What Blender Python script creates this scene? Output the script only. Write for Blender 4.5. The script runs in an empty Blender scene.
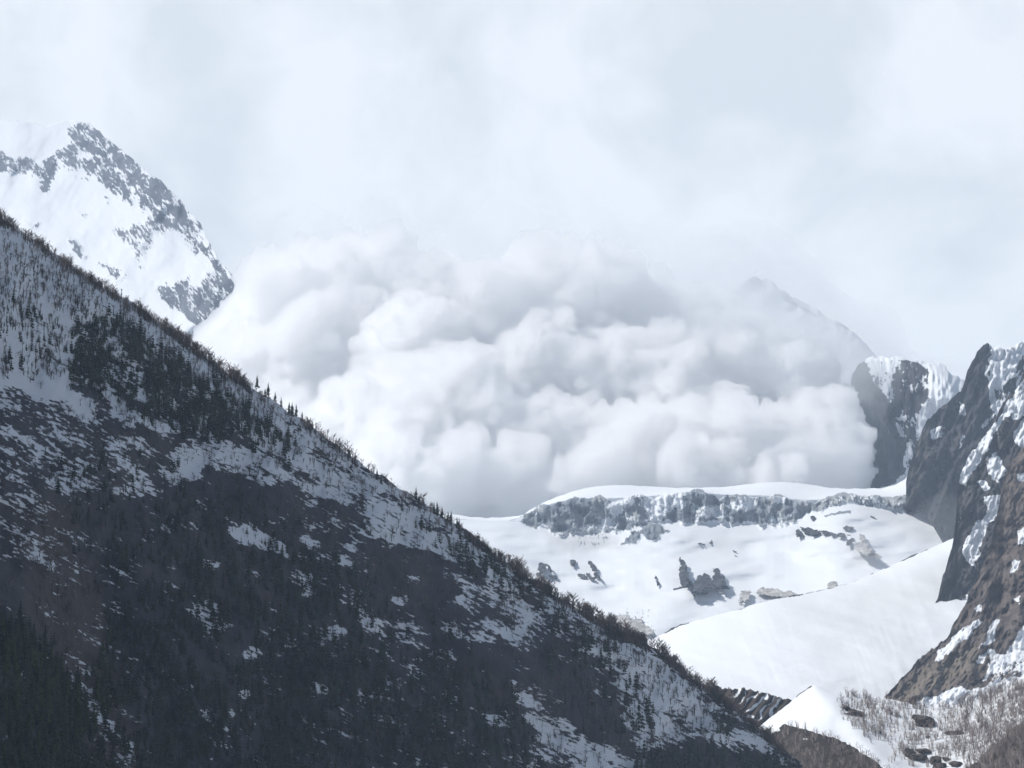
import bpy, math, random
import numpy as np
from mathutils import Vector

# ------------------------------------------------------------------ camera, sky, sun, exposure
W, H = 1024, 768
FPX = 2409.0
PITCH = math.radians(12.1)
CP, SP = math.cos(PITCH), math.sin(PITCH)
CAM_Z = 1.7
R = math.radians
sc = bpy.context.scene
col = sc.collection

cam_d = bpy.data.cameras.new("camera")
cam = bpy.data.objects.new("camera", cam_d)
col.objects.link(cam)
cam.location = (0, 0, CAM_Z)
cam.rotation_euler = (math.pi / 2 + PITCH, 0, 0)
cam_d.sensor_width = 36.0
cam_d.lens = 36.0 * FPX / W
cam_d.clip_start = 1.0
cam_d.clip_end = 60000.0
sc.camera = cam

SUN_EL, SUN_AZ = R(50), R(-93)          # azimuth from +Y (view direction), negative = left
sun_dir = Vector((math.sin(SUN_AZ) * math.cos(SUN_EL), math.cos(SUN_AZ) * math.cos(SUN_EL), math.sin(SUN_EL)))
sun_d = bpy.data.lights.new("sun", 'SUN')
sun_d.energy = 2.9
sun_d.angle = R(0.6)
sun_d.color = (1.0, 0.965, 0.92)
sun = bpy.data.objects.new("sun", sun_d)
sun.rotation_euler = sun_dir.to_track_quat('Z', 'Y').to_euler()
col.objects.link(sun)

world = bpy.data.worlds.new("World")
sc.world = world
world.use_nodes = True


def build_world():
    nt = world.node_tree
    N, L = nt.nodes, nt.links
    N.clear()
    out = N.new('ShaderNodeOutputWorld')
    bg = N.new('ShaderNodeBackground')
    bg.inputs['Strength'].default_value = 0.1
    sky = N.new('ShaderNodeTexSky')
    sky.sky_type = 'NISHITA'
    sky.sun_disc = False
    sky.sun_elevation = SUN_EL
    sky.sun_rotation = SUN_AZ
    tc = N.new('ShaderNodeTexCoord')
    # cloud sheet: broad masses, warped, with finer wisps
    warp = N.new('ShaderNodeTexNoise'); warp.inputs['Scale'].default_value = 6.0; warp.inputs['Detail'].default_value = 3
    L.new(tc.outputs['Generated'], warp.inputs['Vector'])
    wm = N.new('ShaderNodeVectorMath'); wm.operation = 'MULTIPLY_ADD'
    wm.inputs[1].default_value = (0.10, 0.10, 0.10)
    L.new(warp.outputs['Color'], wm.inputs[0]); L.new(tc.outputs['Generated'], wm.inputs[2])
    n1 = N.new('ShaderNodeTexNoise'); n1.inputs['Scale'].default_value = 10.0; n1.inputs['Detail'].default_value = 10; n1.inputs['Roughness'].default_value = 0.56
    L.new(wm.outputs[0], n1.inputs['Vector'])
    r1 = N.new('ShaderNodeValToRGB')
    r1.color_ramp.elements[0].position = 0.40; r1.color_ramp.elements[0].color = (5.35, 5.65, 5.95, 1)
    r1.color_ramp.elements[1].position = 0.56; r1.color_ramp.elements[1].color = (6.7, 6.9, 7.1, 1)
    L.new(n1.outputs['Fac'], r1.inputs['Fac'])
    # bright cloud ahead (+Y); unseen sky elsewhere made dimmer to keep the hillside dark
    sep = N.new('ShaderNodeSeparateXYZ'); L.new(tc.outputs['Generated'], sep.inputs[0])
    mr = N.new('ShaderNodeMapRange'); mr.inputs['From Min'].default_value = 0.35; mr.inputs['From Max'].default_value = 0.85
    mr.interpolation_type = 'SMOOTHSTEP'
    L.new(sep.outputs['Y'], mr.inputs['Value'])
    back = N.new('ShaderNodeMix'); back.data_type = 'RGBA'
    back.inputs['A'].default_value = (1.22, 1.46, 1.92, 1)
    L.new(mr.outputs['Result'], back.inputs['Factor']); L.new(r1.outputs['Color'], back.inputs['B'])
    mix = N.new('ShaderNodeMix'); mix.data_type = 'RGBA'
    mix.inputs['Factor'].default_value = 0.93
    L.new(sky.outputs['Color'], mix.inputs['A']); L.new(back.outputs['Result'], mix.inputs['B'])
    L.new(mix.outputs['Result'], bg.inputs['Color'])
    L.new(bg.outputs[0], out.inputs['Surface'])


build_world()
sc.view_settings.view_transform = 'Standard'
sc.view_settings.look = 'None'
sc.view_settings.exposure = 0.62
sc.view_settings.gamma = 1.0
sc.render.engine = 'CYCLES'
cy = sc.cycles
cy.max_bounces = 90
cy.diffuse_bounces = 3
cy.glossy_bounces = 1
cy.volume_bounces = 84
cy.transmission_bounces = 2
cy.use_denoising = True
cy.sample_clamp_indirect = 6.0
cy.use_adaptive_sampling = True
cy.adaptive_threshold = 0.02

rng = np.random.default_rng(7)
random.seed(7)


# ------------------------------------------------------------------ helpers: points, noise, masks
def at(px, py, Y):
    """world point seen at picture position (px, py) at distance Y along +Y"""
    u = (np.asarray(px, float) - W / 2) / FPX
    v = (H / 2 - np.asarray(py, float)) / FPX
    dy = CP - v * SP
    s = Y / dy
    return np.stack([u * s, np.broadcast_to(Y, np.shape(s)) + 0 * s, (SP + v * CP) * s + CAM_Z], -1)


def _h(ix, iy, iz, seed):
    n = (ix.astype(np.int64) * 374761393 + iy.astype(np.int64) * 668265263 + iz.astype(np.int64) * 2147483647 + seed * 1274126177) & 0xFFFFFFFF
    n = ((n ^ (n >> 13)) * 1274126177) & 0xFFFFFFFF
    n = ((n ^ (n >> 16)) * 2246822519) & 0xFFFFFFFF
    return ((n ^ (n >> 15)) & 0xFFFFFF) / float(0xFFFFFF)


def vnoise(x, y, z=0.0, seed=0):
    x, y, z = np.broadcast_arrays(np.asarray(x, float), np.asarray(y, float), np.asarray(z, float))
    fx, fy, fz = np.floor(x), np.floor(y), np.floor(z)
    tx, ty, tz = x - fx, y - fy, z - fz
    tx, ty, tz = [t * t * t * (t * (t * 6 - 15) + 10) for t in (tx, ty, tz)]
    r = 0
    for a in (0, 1):
        for b in (0, 1):
            for c in (0, 1):
                w = (tx if a else 1 - tx) * (ty if b else 1 - ty) * (tz if c else 1 - tz)
                r = r + w * _h(fx + a, fy + b, fz + c, seed)
    return r * 2 - 1


def fbm(x, y, z=0.0, seed=0, octs=4, rough=0.5):
    r, a, tot = 0, 1.0, 0
    for o in range(octs):
        r = r + a * vnoise(x * 2 ** o, y * 2 ** o, np.asarray(z) * 2 ** o, seed + o * 17)
        tot += a
        a *= rough
    return r / tot * 1.6


def ridged(x, y, z=0.0, seed=0, octs=4, rough=0.5):
    r, a, tot = 0, 1.0, 0
    for o in range(octs):
        r = r + a * (1 - 2 * np.abs(vnoise(x * 2 ** o, y * 2 ** o, np.asarray(z) * 2 ** o, seed + o * 31)))
        tot += a
        a *= rough
    return r / tot


def pl(points):
    p = np.array(points, float)
    return lambda x: np.interp(x, p[:, 0], p[:, 1])


def smooth(fn, w):
    """the same line with its corners rounded over w picture pixels"""
    ks = np.linspace(-1, 1, 13)
    wt = (1 - ks ** 2); wt /= wt.sum()
    return lambda x: sum(a * fn(np.asarray(x, float) + w * k) for a, k in zip(wt, ks))


def poly(px, py, pts, soft=6.0):
    """1 inside the outline, 0 outside, soft edge in picture pixels"""
    wob = 1.1 * soft ** 0.8
    px, py = px + wob * fbm(px / (5 + soft), py / (5 + soft), 0, 901, 3, 0.6), py + wob * fbm(px / (5 + soft), py / (5 + soft), 3.3, 902, 3, 0.6)
    pts = np.array(pts, float)
    inside = np.zeros(px.shape, bool)
    d2 = np.full(px.shape, 1e12)
    n = len(pts)
    for i in range(n):
        x0, y0 = pts[i]
        x1, y1 = pts[(i + 1) % n]
        ex, ey = x1 - x0, y1 - y0
        t = np.clip(((px - x0) * ex + (py - y0) * ey) / (ex * ex + ey * ey + 1e-9), 0, 1)
        d2 = np.minimum(d2, (px - x0 - t * ex) ** 2 + (py - y0 - t * ey) ** 2)
        if y0 != y1:
            c = ((y0 > py) != (y1 > py)) & (px < (x1 - x0) * (py - y0) / (y1 - y0) + x0)
            inside ^= c
    sd = np.where(inside, 1, -1) * np.sqrt(d2)
    t = np.clip(sd / (2 * soft) + 0.5, 0, 1)
    return t * t * (3 - 2 * t)


def lay(base, m, value):
    return base * (1 - m) + value * m


def tag(o, label=None, cat=None, group=None, kind=None):
    if label: o["label"] = label
    if cat: o["category"] = cat
    if group: o["group"] = group
    if kind: o["kind"] = kind
    return o


def mesh_obj(name, verts, faces, mat, parent=None, smooth=True):
    me = bpy.data.meshes.new(name)
    verts = np.asarray(verts, np.float32)
    faces = np.asarray(faces, np.int32)
    k = faces.shape[1]
    me.vertices.add(len(verts)); me.vertices.foreach_set("co", verts.ravel())
    me.loops.add(faces.size); me.loops.foreach_set("vertex_index", faces.ravel())
    me.polygons.add(len(faces))
    me.polygons.foreach_set("loop_start", np.arange(0, faces.size, k, dtype=np.int32))
    if smooth:
        me.polygons.foreach_set("use_smooth", np.ones(len(faces), bool))
    me.update(calc_edges=True)
    me.validate()
    if mat: me.materials.append(mat)
    o = bpy.data.objects.new(name, me)
    col.objects.link(o)
    if parent: o.parent = parent
    return o


# ------------------------------------------------------------------ materials
def new_mat(name):
    m = bpy.data.materials.new(name)
    m.use_nodes = True
    nt = m.node_tree
    nt.nodes.clear()
    out = nt.nodes.new('ShaderNodeOutputMaterial')
    b = nt.nodes.new('ShaderNodeBsdfPrincipled')
    b.inputs['Roughness'].default_value = 0.85
    b.inputs['Specular IOR Level'].default_value = 0.15
    nt.links.new(b.outputs[0], out.inputs['Surface'])
    return m, nt, b, out


def snow_rock(name, rock_a, rock_b, tint, snow=(0.72, 0.745, 0.775), amp=0.5, fine=0.35, scale=7.0, stretch=(1, 1), rot=0.0, width=0.06, bump=3.0, bumpscale=0.03):
    """rock or heath where the mask is low, snow where it is high; the border is broken up by noise"""
    m, nt, b, out = new_mat(name)
    N, L = nt.nodes, nt.links
    att = N.new('ShaderNodeAttribute'); att.attribute_name = 'cover'
    sep = N.new('ShaderNodeSeparateColor'); L.new(att.outputs['Color'], sep.inputs[0])
    uv = N.new('ShaderNodeUVMap'); uv.uv_map = 'UVMap'
    mp = N.new('ShaderNodeMapping')
    mp.inputs['Rotation'].default_value = (0, 0, rot)
    mp.vector_type = 'TEXTURE'
    mp.inputs['Scale'].default_value = (1 / stretch[0], 1 / stretch[1], 1)
    L.new(uv.outputs[0], mp.inputs[0])
    n1 = N.new('ShaderNodeTexNoise'); n1.inputs['Scale'].default_value = scale; n1.inputs['Detail'].default_value = 4; n1.inputs['Roughness'].default_value = 0.55
    L.new(mp.outputs[0], n1.inputs[0])
    n2 = N.new('ShaderNodeTexNoise'); n2.inputs['Scale'].default_value = scale * 4.2; n2.inputs['Detail'].default_value = 3; n2.inputs['Roughness'].default_value = 0.6
    L.new(mp.outputs[0], n2.inputs[0])

    def mad(src, mul, add_src):
        s = N.new('ShaderNodeMath'); s.operation = 'SUBTRACT'; s.inputs[1].default_value = 0.5; L.new(src, s.inputs[0])
        q = N.new('ShaderNodeMath'); q.operation = 'MULTIPLY_ADD'; q.inputs[1].default_value = mul
        L.new(s.outputs[0], q.inputs[0]); L.new(add_src, q.inputs[2])
        return q.outputs[0]
    v = mad(n1.outputs['Fac'], amp * 2, sep.outputs['Red'])
    v = mad(n2.outputs['Fac'], fine * 2, v)
    mr = N.new('ShaderNodeMapRange'); mr.interpolation_type = 'SMOOTHSTEP'
    mr.inputs['From Min'].default_value = 0.5 - width; mr.inputs['From Max'].default_value = 0.5 + width
    L.new(v, mr.inputs['Value'])
    # rock colour
    geo = N.new('ShaderNodeNewGeometry')
    n3 = N.new('ShaderNodeTexNoise'); n3.inputs['Scale'].default_value = bumpscale; n3.inputs['Detail'].default_value = 8; n3.inputs['Roughness'].default_value = 0.65
    L.new(geo.outputs['Position'], n3.inputs[0])
    cr = N.new('ShaderNodeMix'); cr.data_type = 'RGBA'
    cr.inputs['A'].default_value = (*rock_a, 1); cr.inputs['B'].default_value = (*rock_b, 1)
    c3 = N.new('ShaderNodeMapRange'); c3.inputs['From Min'].default_value = 0.35; c3.inputs['From Max'].default_value = 0.65
    L.new(n3.outputs['Fac'], c3.inputs['Value']); L.new(c3.outputs[0], cr.inputs['Factor'])
    ct = N.new('ShaderNodeMix'); ct.data_type = 'RGBA'
    ct.inputs['B'].default_value = (*tint, 1)
    L.new(sep.outputs['Green'], ct.inputs['Factor']); L.new(cr.outputs['Result'], ct.inputs['A'])
    # grey tone in the snow (blue channel: dust and painted soft shade)
    sn = N.new('ShaderNodeMix'); sn.data_type = 'RGBA'
    sn.inputs['A'].default_value = (*snow, 1); sn.inputs['B'].default_value = (0.50, 0.50, 0.49, 1)
    L.new(sep.outputs['Blue'], sn.inputs['Factor'])
    fin = N.new('ShaderNodeMix'); fin.data_type = 'RGBA'
    L.new(mr.outputs[0], fin.inputs['Factor']); L.new(ct.outputs['Result'], fin.inputs['A']); L.new(sn.outputs['Result'], fin.inputs['B'])
    L.new(fin.outputs['Result'], b.inputs['Base Color'])
    bp = N.new('ShaderNodeBump'); bp.inputs['Strength'].default_value = 0.8; bp.inputs['Distance'].default_value = bump
    inv = N.new('ShaderNodeMath'); inv.operation = 'MULTIPLY_ADD'; inv.inputs[1].default_value = -0.85; inv.inputs[2].default_value = 1.0
    L.new(mr.outputs[0], inv.inputs[0])
    hm = N.new('ShaderNodeMath'); hm.operation = 'MULTIPLY'; hm.inputs[1].default_value = 0.8
    L.new(inv.outputs[0], hm.inputs[0])
    L.new(hm.outputs[0], bp.inputs['Strength'])
    L.new(n3.outputs['Fac'], bp.inputs['Height']); L.new(bp.outputs[0], b.inputs['Normal'])
    return m


def two_tone(name, a, bcol, scale=0.2, bump=0.0, rough=0.9):
    m, nt, b, out = new_mat(name)
    N, L = nt.nodes, nt.links
    geo = N.new('ShaderNodeNewGeometry')
    n = N.new('ShaderNodeTexNoise'); n.inputs['Scale'].default_value = scale; n.inputs['Detail'].default_value = 6
    L.new(geo.outputs['Position'], n.inputs[0])
    mr = N.new('ShaderNodeMapRange'); mr.inputs['From Min'].default_value = 0.35; mr.inputs['From Max'].default_value = 0.65
    L.new(n.outputs['Fac'], mr.inputs['Value'])
    c = N.new('ShaderNodeMix'); c.data_type = 'RGBA'
    c.inputs['A'].default_value = (*a, 1); c.inputs['B'].default_value = (*bcol, 1)
    L.new(mr.outputs[0], c.inputs['Factor']); L.new(c.outputs['Result'], b.inputs['Base Color'])
    b.inputs['Roughness'].default_value = rough
    if bump:
        bp = N.new('ShaderNodeBump'); bp.inputs['Distance'].default_value = bump
        L.new(n.outputs['Fac'], bp.inputs['Height']); L.new(bp.outputs[0], b.inputs['Normal'])
    return m


def volume_mat(name, color, density, aniso):
    m = bpy.data.materials.new(name)
    m.use_nodes = True
    nt = m.node_tree
    nt.nodes.clear()
    out = nt.nodes.new('ShaderNodeOutputMaterial')
    v = nt.nodes.new('ShaderNodeVolumePrincipled')
    v.inputs['Color'].default_value = (*color, 1)
    v.inputs['Density'].default_value = density
    v.inputs['Anisotropy'].default_value = aniso
    nt.links.new(v.outputs[0], out.inputs['Volume'])
    try:
        m.cycles.homogeneous_volume = True
    except Exception:
        pass
    return m


HILL = snow_rock("heath_and_snow", (0.014, 0.017, 0.027), (0.044, 0.046, 0.060), (0.085, 0.067, 0.060), snow=(0.54, 0.57, 0.61), amp=0.66, fine=0.62, scale=5.5, stretch=(0.55, 1.5), rot=R(27), width=0.07, bump=4.0, bumpscale=0.05)
PEAK = snow_rock("peak_rock_and_snow", (0.07, 0.08, 0.10), (0.15, 0.16, 0.185), (0.20, 0.21, 0.23), amp=0.95, fine=0.85, scale=8.0, stretch=(1.5, 0.6), rot=R(-32), width=0.12, bump=14, bumpscale=0.012)
ICE = snow_rock("dirty_ice_and_snow", (0.13, 0.15, 0.175), (0.27, 0.30, 0.33), (0.33, 0.345, 0.35), amp=0.4, fine=0.55, scale=9.0, stretch=(1.5, 0.8), width=0.12, bump=7, bumpscale=0.03)
CLIFF = snow_rock("dark_rock_and_snow", (0.035, 0.036, 0.042), (0.075, 0.073, 0.075), (0.10, 0.088, 0.075), amp=0.66, fine=0.50, scale=8.0, stretch=(1.2, 0.7), width=0.05, bump=9, bumpscale=0.035)
BROWN = snow_rock("brown_rock_and_snow", (0.065, 0.054, 0.049), (0.155, 0.130, 0.116), (0.20, 0.172, 0.14), amp=0.55, fine=0.55, scale=8.0, stretch=(1.5, 0.6), rot=R(32), width=0.06, bump=4, bumpscale=0.05)
KNOLL = snow_rock("knoll_snow", (0.016, 0.014, 0.014), (0.055, 0.046, 0.042), (0.07, 0.058, 0.048), amp=0.25, fine=0.25, scale=9.0, width=0.06, bump=2.5, bumpscale=0.15)
FLOOR = two_tone("valley_floor", (0.06, 0.055, 0.05), (0.70, 0.73, 0.77), 0.004)
OUTCROP = two_tone("outcrop_rock", (0.035, 0.038, 0.046), (0.095, 0.10, 0.11), 0.06, 2.0)
PALE_ROCK = two_tone("dusty_rock", (0.30, 0.29, 0.28), (0.52, 0.51, 0.49), 0.05, 2.0)
BOULDER = two_tone("dark_boulder", (0.035, 0.031, 0.03), (0.11, 0.095, 0.088), 0.5, 0.6)
NEEDLE = two_tone("conifer_needles", (0.011, 0.021, 0.021), (0.052, 0.068, 0.056), 0.09)
NEEDLE_LIGHT = two_tone("young_conifer_needles", (0.022, 0.036, 0.018), (0.055, 0.070, 0.034), 0.3)
BARK = two_tone("conifer_bark", (0.030, 0.024, 0.02), (0.06, 0.05, 0.04), 0.8)
TWIG = two_tone("bare_twigs", (0.045, 0.038, 0.038), (0.150, 0.122, 0.115), 0.06)
TWIG_PALE = two_tone("pale_twigs", (0.12, 0.10, 0.095), (0.30, 0.26, 0.245), 0.12)


# ------------------------------------------------------------------ landforms
def sheet(name, x0, x1, nx, top, bot, ny, depth, mat, cover, grow=1.0, back=(60, 5, 0.9), label=None, cat=None, rough=0.0, rough_scale=9.0, seed=0):
    """a slope: columns across the picture, rows from its skyline down, each point at its own distance,
    with the far side of the ridge falling away behind the skyline"""
    xs = np.linspace(x0, x1, nx)
    t = np.linspace(0, 1, ny) ** grow
    tp0 = smooth(top, 22)(xs)
    tp = top(xs)
    if rough:
        tp = tp + rough * fbm(xs / rough_scale, 0 * xs + seed, 0, seed + 3, 4, 0.6)
    bt = np.maximum(bot(xs), tp + 1)
    PX = np.repeat(xs[None, :], ny, 0)
    PY = tp[None, :] + (bt - tp)[None, :] * t[:, None]
    Y = depth(PX, PY, np.repeat(tp0[None, :], ny, 0))
    P = at(PX, PY, Y)
    C = cover(PX, PY)
    step, nb, fall = back
    rows = []
    for k in range(nb, 0, -1):
        q = P[0].copy()
        q[:, 1] += step * k ** 1.3
        q[:, 2] -= step * fall * k ** 1.3
        q[:, 0] *= (q[:, 1] / P[0][:, 1])
        rows.append(q)
    P = np.concatenate([np.array(rows), P], 0)
    C = np.concatenate([np.repeat(C[:1], nb, 0), C], 0)
    PX = np.concatenate([np.repeat(PX[:1], nb, 0), PX], 0)
    PY = np.concatenate([PY[:1] - 6.0 * np.arange(nb, 0, -1)[:, None], PY], 0)
    n_r = ny + nb
    idx = np.arange(n_r * nx).reshape(n_r, nx)
    F = np.stack([idx[:-1, :-1], idx[1:, :-1], idx[1:, 1:], idx[:-1, 1:]], -1).reshape(-1, 4)
    o = mesh_obj(name, P.reshape(-1, 3), F, mat)
    me = o.data
    a = me.color_attributes.new('cover', 'FLOAT_COLOR', 'POINT')
    c4 = np.concatenate([C.reshape(-1, 3), np.ones((n_r * nx, 1))], 1).astype(np.float32)
    a.data.foreach_set('color', c4.ravel())
    uvl = me.uv_layers.new(name='UVMap')
    uv = np.stack([PX.ravel() / 100, PY.ravel() / 100], -1).astype(np.float32)
    vi = np.empty(len(me.loops), np.int32); me.loops.foreach_get('vertex_index', vi)
    uvl.data.foreach_set('uv', uv[vi].ravel())
    tag(o, label, cat, kind='structure')
    return o


def rgb(r, g=0.0, b=0.0):
    z = np.zeros_like(r)
    return np.stack([r, z + g, z + b], -1)


# valley floor: one sheet to the horizon
g = 15500.0
mesh_obj("valley_floor", [(-g, -6000, 0), (g, -6000, 0), (g, 22000, 0), (-g, 22000, 0)], [(0, 1, 2, 3)], FLOOR)
tag(bpy.data.objects["valley_floor"], "snowy valley floor running out below the slopes", "ground", kind='structure')

# --- near wooded hillside
hill_top = pl([(-340, -10), (-200, 82), (0, 217), (40, 243), (85, 274), (130, 302), (170, 329), (215, 362), (250, 386), (290, 412), (330, 441), (370, 468), (410, 494), (440, 513), (475, 538), (510, 564), (550, 591), (590, 614), (625, 633), (645, 643), (665, 655), (690, 675), (715, 694), (740, 713), (760, 729), (780, 745), (800, 764), (830, 790), (880, 830), (950, 885), (1000, 920)])


def hill_depth(px, py, tp):
    d = 1200 + 0.74 * px - 0.52 * (py - tp)
    d = d - 16 * fbm(px / 95, py / 95, 0, 11, 4, 0.5) - 7 * ridged(px / 40 + py / 90, py / 70 - px / 90, 0, 12, 3)
    s = (px * 0.72 - py) / 60.0
    d = d - 10 * vnoise(s, (px + py) / 300, 0, 15)
    k = np.clip((py - tp) / 25.0, 0, 1)
    return d * k + (1200 + 0.74 * px - 0.52 * (py - tp)) * (1 - k)


def hill_cover(px, py):
    s = 0.245 + 0.13 * fbm(px / 55, py / 40, 0, 23, 3)
    d = py - hill_top(px)
    band = np.clip(1 - (d - 46) / 20, 0, 1) * np.clip((360 - px) / 40, 0, 1)
    s = lay(s, band, 0.80)
    band2 = np.clip(1 - (d - 30) / 24, 0, 1) * np.clip((px - 300) / 40, 0, 1)
    s = lay(s, band2, 0.46)
    s = lay(s, poly(px, py, [(-330, 60), (-60, 235), (20, 270), (70, 310), (78, 335), (75, 385), (112, 428), (62, 412), (0, 388), (-330, 260)], 8), 0.80)
    s = lay(s, poly(px, py, [(95, 375), (130, 405), (190, 430), (150, 430), (110, 420)], 6), 0.66)
    s = lay(s, poly(px, py, [(-60, 383), (60, 402), (110, 430), (205, 450), (190, 490), (120, 500), (-60, 470)], 8), 0.44)
    s = lay(s, poly(px, py, [(-60, 480), (40, 485), (70, 540), (80, 590), (20, 560), (-60, 560)], 10), 0.40)
    s = lay(s, poly(px, py, [(190, 440), (245, 440), (330, 468), (400, 508), (345, 502), (290, 486), (215, 470)], 5), 0.60)
    s = lay(s, poly(px, py, [(270, 408), (320, 432), (370, 470), (425, 515), (380, 492), (320, 455)], 4), 0.56)
    s = lay(s, poly(px, py, [(172, 445), (205, 450), (200, 478), (175, 475)], 4), 0.62)
    s = lay(s, poly(px, py, [(362, 488), (398, 502), (440, 530), (505, 565), (525, 604), (470, 562), (430, 548), (385, 545), (370, 530)], 5), 0.68)
    s = lay(s, poly(px, py, [(430, 515), (470, 540), (490, 560), (470, 560), (435, 530)], 4), 0.64)
    s = lay(s, poly(px, py, [(462, 575), (520, 600), (562, 622), (530, 655), (480, 640), (455, 600)], 7), 0.47)
    s = lay(s, poly(px, py, [(228, 530), (250, 523), (285, 545), (288, 556), (262, 550), (240, 542)], 3), 0.80)
    s = lay(s, poly(px, py, [(345, 588), (400, 615), (440, 650), (430, 665), (390, 640), (340, 610)], 8), 0.40)
    s = lay(s, poly(px, py, [(505, 680), (540, 695), (580, 735), (650, 768), (600, 800), (545, 760)], 8), 0.60)
    s = lay(s, poly(px, py, [(590, 640), (640, 648), (668, 668), (700, 700), (730, 735), (700, 780), (640, 768), (625, 710)], 8), 0.62)
    s = lay(s, poly(px, py, [(715, 700), (745, 730), (795, 768), (770, 790), (735, 750)], 6), 0.55)
    s = lay(s, poly(px, py, [(640, 645), (665, 662), (682, 690), (660, 700), (645, 670)], 5), 0.80)
    s = lay(s, poly(px, py, [(72, 682), (85, 684), (125, 730), (143, 765), (125, 768), (95, 720)], 5), 0.50)
    s = lay(s, poly(px, py, [(690, 740), (790, 765), (800, 800), (640, 800), (650, 752)], 6), 0.12)
    s = lay(s, poly(px, py, [(78, 335), (95, 318), (140, 338), (190, 372), (235, 405), (250, 440), (215, 440), (170, 425), (120, 395), (75, 385)], 12), 0.52)
    for x, y, r_ in [(300, 578, 9), (308, 592, 7), (345, 560, 6), (395, 512, 5), (335, 632, 8), (372, 625, 9), (328, 655, 6), (245, 695, 6), (250, 652, 8), (205, 610, 12), (215, 625, 11), (320, 690, 10), (372, 697, 9), (355, 545, 7), (170, 528, 6), (210, 565, 7), (410, 580, 7), (400, 600, 6), (450, 625, 9), (500, 720, 10), (310, 540, 7)]:
        m = np.clip(1 - ((px - x) ** 2 / (1.7 * r_) ** 2 + (py - y) ** 2 / r_ ** 2), 0, 1) ** 0.7
        s = lay(s, m, 0.58)
    tint = 0.5 * poly(px, py, [(20, 500), (60, 490), (90, 560), (120, 640), (120, 690), (150, 768), (110, 790), (60, 700), (15, 600)], 14)
    tint = np.maximum(tint, 0.5 * poly(px, py, [(440, 655), (520, 690), (480, 700)], 10))
    tint = np.maximum(tint, 0.22 * np.clip((fbm(px / 45, py / 30, 0, 21, 4) - 0.15) * 3, 0, 1))
    return rgb(s, tint, 0)


hillside = sheet("hillside", -330, 985, 670, hill_top, lambda x: 0 * x + 905, 300, hill_depth, HILL, hill_cover, grow=1.1, back=(40, 7, 1.0),
                 label="dark steep hillside with patchy snow and bare trees filling the left foreground", cat="hillside", rough=2.6, rough_scale=16, seed=1)

# --- far snowy peak on the left
peak_top = pl([(-200, 128), (-60, 119), (0, 119), (20, 121), (45, 125), (60, 122), (75, 121), (88, 123), (100, 132), (115, 145), (130, 157), (150, 173), (165, 184), (178, 197), (190, 213), (200, 222), (208, 240), (220, 262), (235, 276), (248, 288), (255, 299), (262, 322), (280, 360), (330, 430), (400, 500)])


def peak_depth(px, py, tp):
    rib = ridged(px / 34 + py / 60, py / 55 - px / 110, 0, 41, 4, 0.55)
    m = np.clip(1 - hill_like(px, py), 0, 1)
    d = 7900 - 5.4 * (py - 120) - 2.4 * px - (14 + 46 * m) * rib - 60 * fbm(px / 80, py / 80, 0, 42, 3)
    return np.maximum(d, 6300 + 0.6 * (py - 300))


PEAK_ROCK = [
    ([(72, 122), (90, 122), (115, 142), (135, 158), (165, 184), (192, 212), (206, 226), (188, 229), (160, 222), (140, 207), (118, 196), (96, 182), (80, 172), (66, 170), (58, 166), (66, 142)], 4, 0.30),
    ([(70, 152), (92, 150), (100, 158), (76, 160)], 2, 0.8),
    ([(104, 150), (132, 184), (138, 204), (118, 176)], 2, 0.60),
    ([(-80, 140), (12, 152), (40, 160), (45, 176), (0, 172), (-80, 190)], 3, 0.36),
    ([(42, 162), (60, 152), (50, 190), (40, 194)], 2.5, 0.2),
    ([(118, 228), (150, 214), (158, 226), (150, 246), (140, 262), (122, 246)], 5, 0.42),
    ([(152, 214), (198, 221), (212, 252), (196, 250), (182, 233), (156, 232)], 4, 0.34),
    ([(205, 238), (222, 262), (250, 290), (260, 310), (270, 380), (215, 334), (190, 322), (165, 305), (150, 286), (178, 280), (202, 286), (213, 268), (200, 250)], 4, 0.34),
    ([(66, 240), (74, 240), (88, 257), (80, 256)], 2, 0.25),
    ([(100, 262), (122, 266), (126, 284), (112, 284)], 4, 0.40),
    ([(20, 220), (40, 225), (30, 228)], 2, 0.42),
    ([(78, 212), (90, 214), (84, 218)], 1.5, 0.35), ([(83, 178), (92, 180), (88, 184)], 1.5, 0.35), ([(103, 196), (109, 196), (107, 203)], 1.5, 0.35),
]


def hill_like(px, py):
    s = np.full(px.shape, 1.12)
    for pts, soft, v in PEAK_ROCK:
        s = lay(s, poly(px, py, pts, soft * 1.6), v)
    return s


def peak_cover(px, py):
    return rgb(hill_like(px, py), 0.3 * poly(px, py, PEAK_ROCK[5][0], 8), 0)


sheet("snowy_peak", -190, 330, 340, peak_top, lambda x: hill_top(x) + 200, 330, peak_depth, PEAK, peak_cover, back=(120, 6, 1.0),
      label="high snow covered peak with banded grey rock behind the dark hillside", cat="mountain", rough=1.5, rough_scale=5, seed=2)

# --- distant ridge showing through the mist, upper right
dist_top = pl([(560, 420), (640, 350), (690, 325), (725, 302), (745, 281), (754, 275), (762, 279), (770, 280), (790, 296), (810, 306), (830, 318), (850, 330), (866, 344), (885, 368), (910, 395), (1000, 430)])


def dist_cover(px, py):
    d = py - dist_top(px)
    s = np.full(px.shape, 1.5)
    s = lay(s, np.clip((772 - px) / 18, 0, 1) * np.clip((22 - d) / 8, 0, 1), 0.0)
    s = lay(s, np.clip((825 - px) / 10, 0, 1) * np.clip((px - 770) / 8, 0, 1) * np.clip(1 - np.abs(d - 6) / 9, 0, 1), 0.34)
    s = lay(s, np.clip((px - 820) / 8, 0, 1) * np.clip(1 - d / 6, 0, 1), 0.55)
    return rgb(s, 0, 0)


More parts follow.
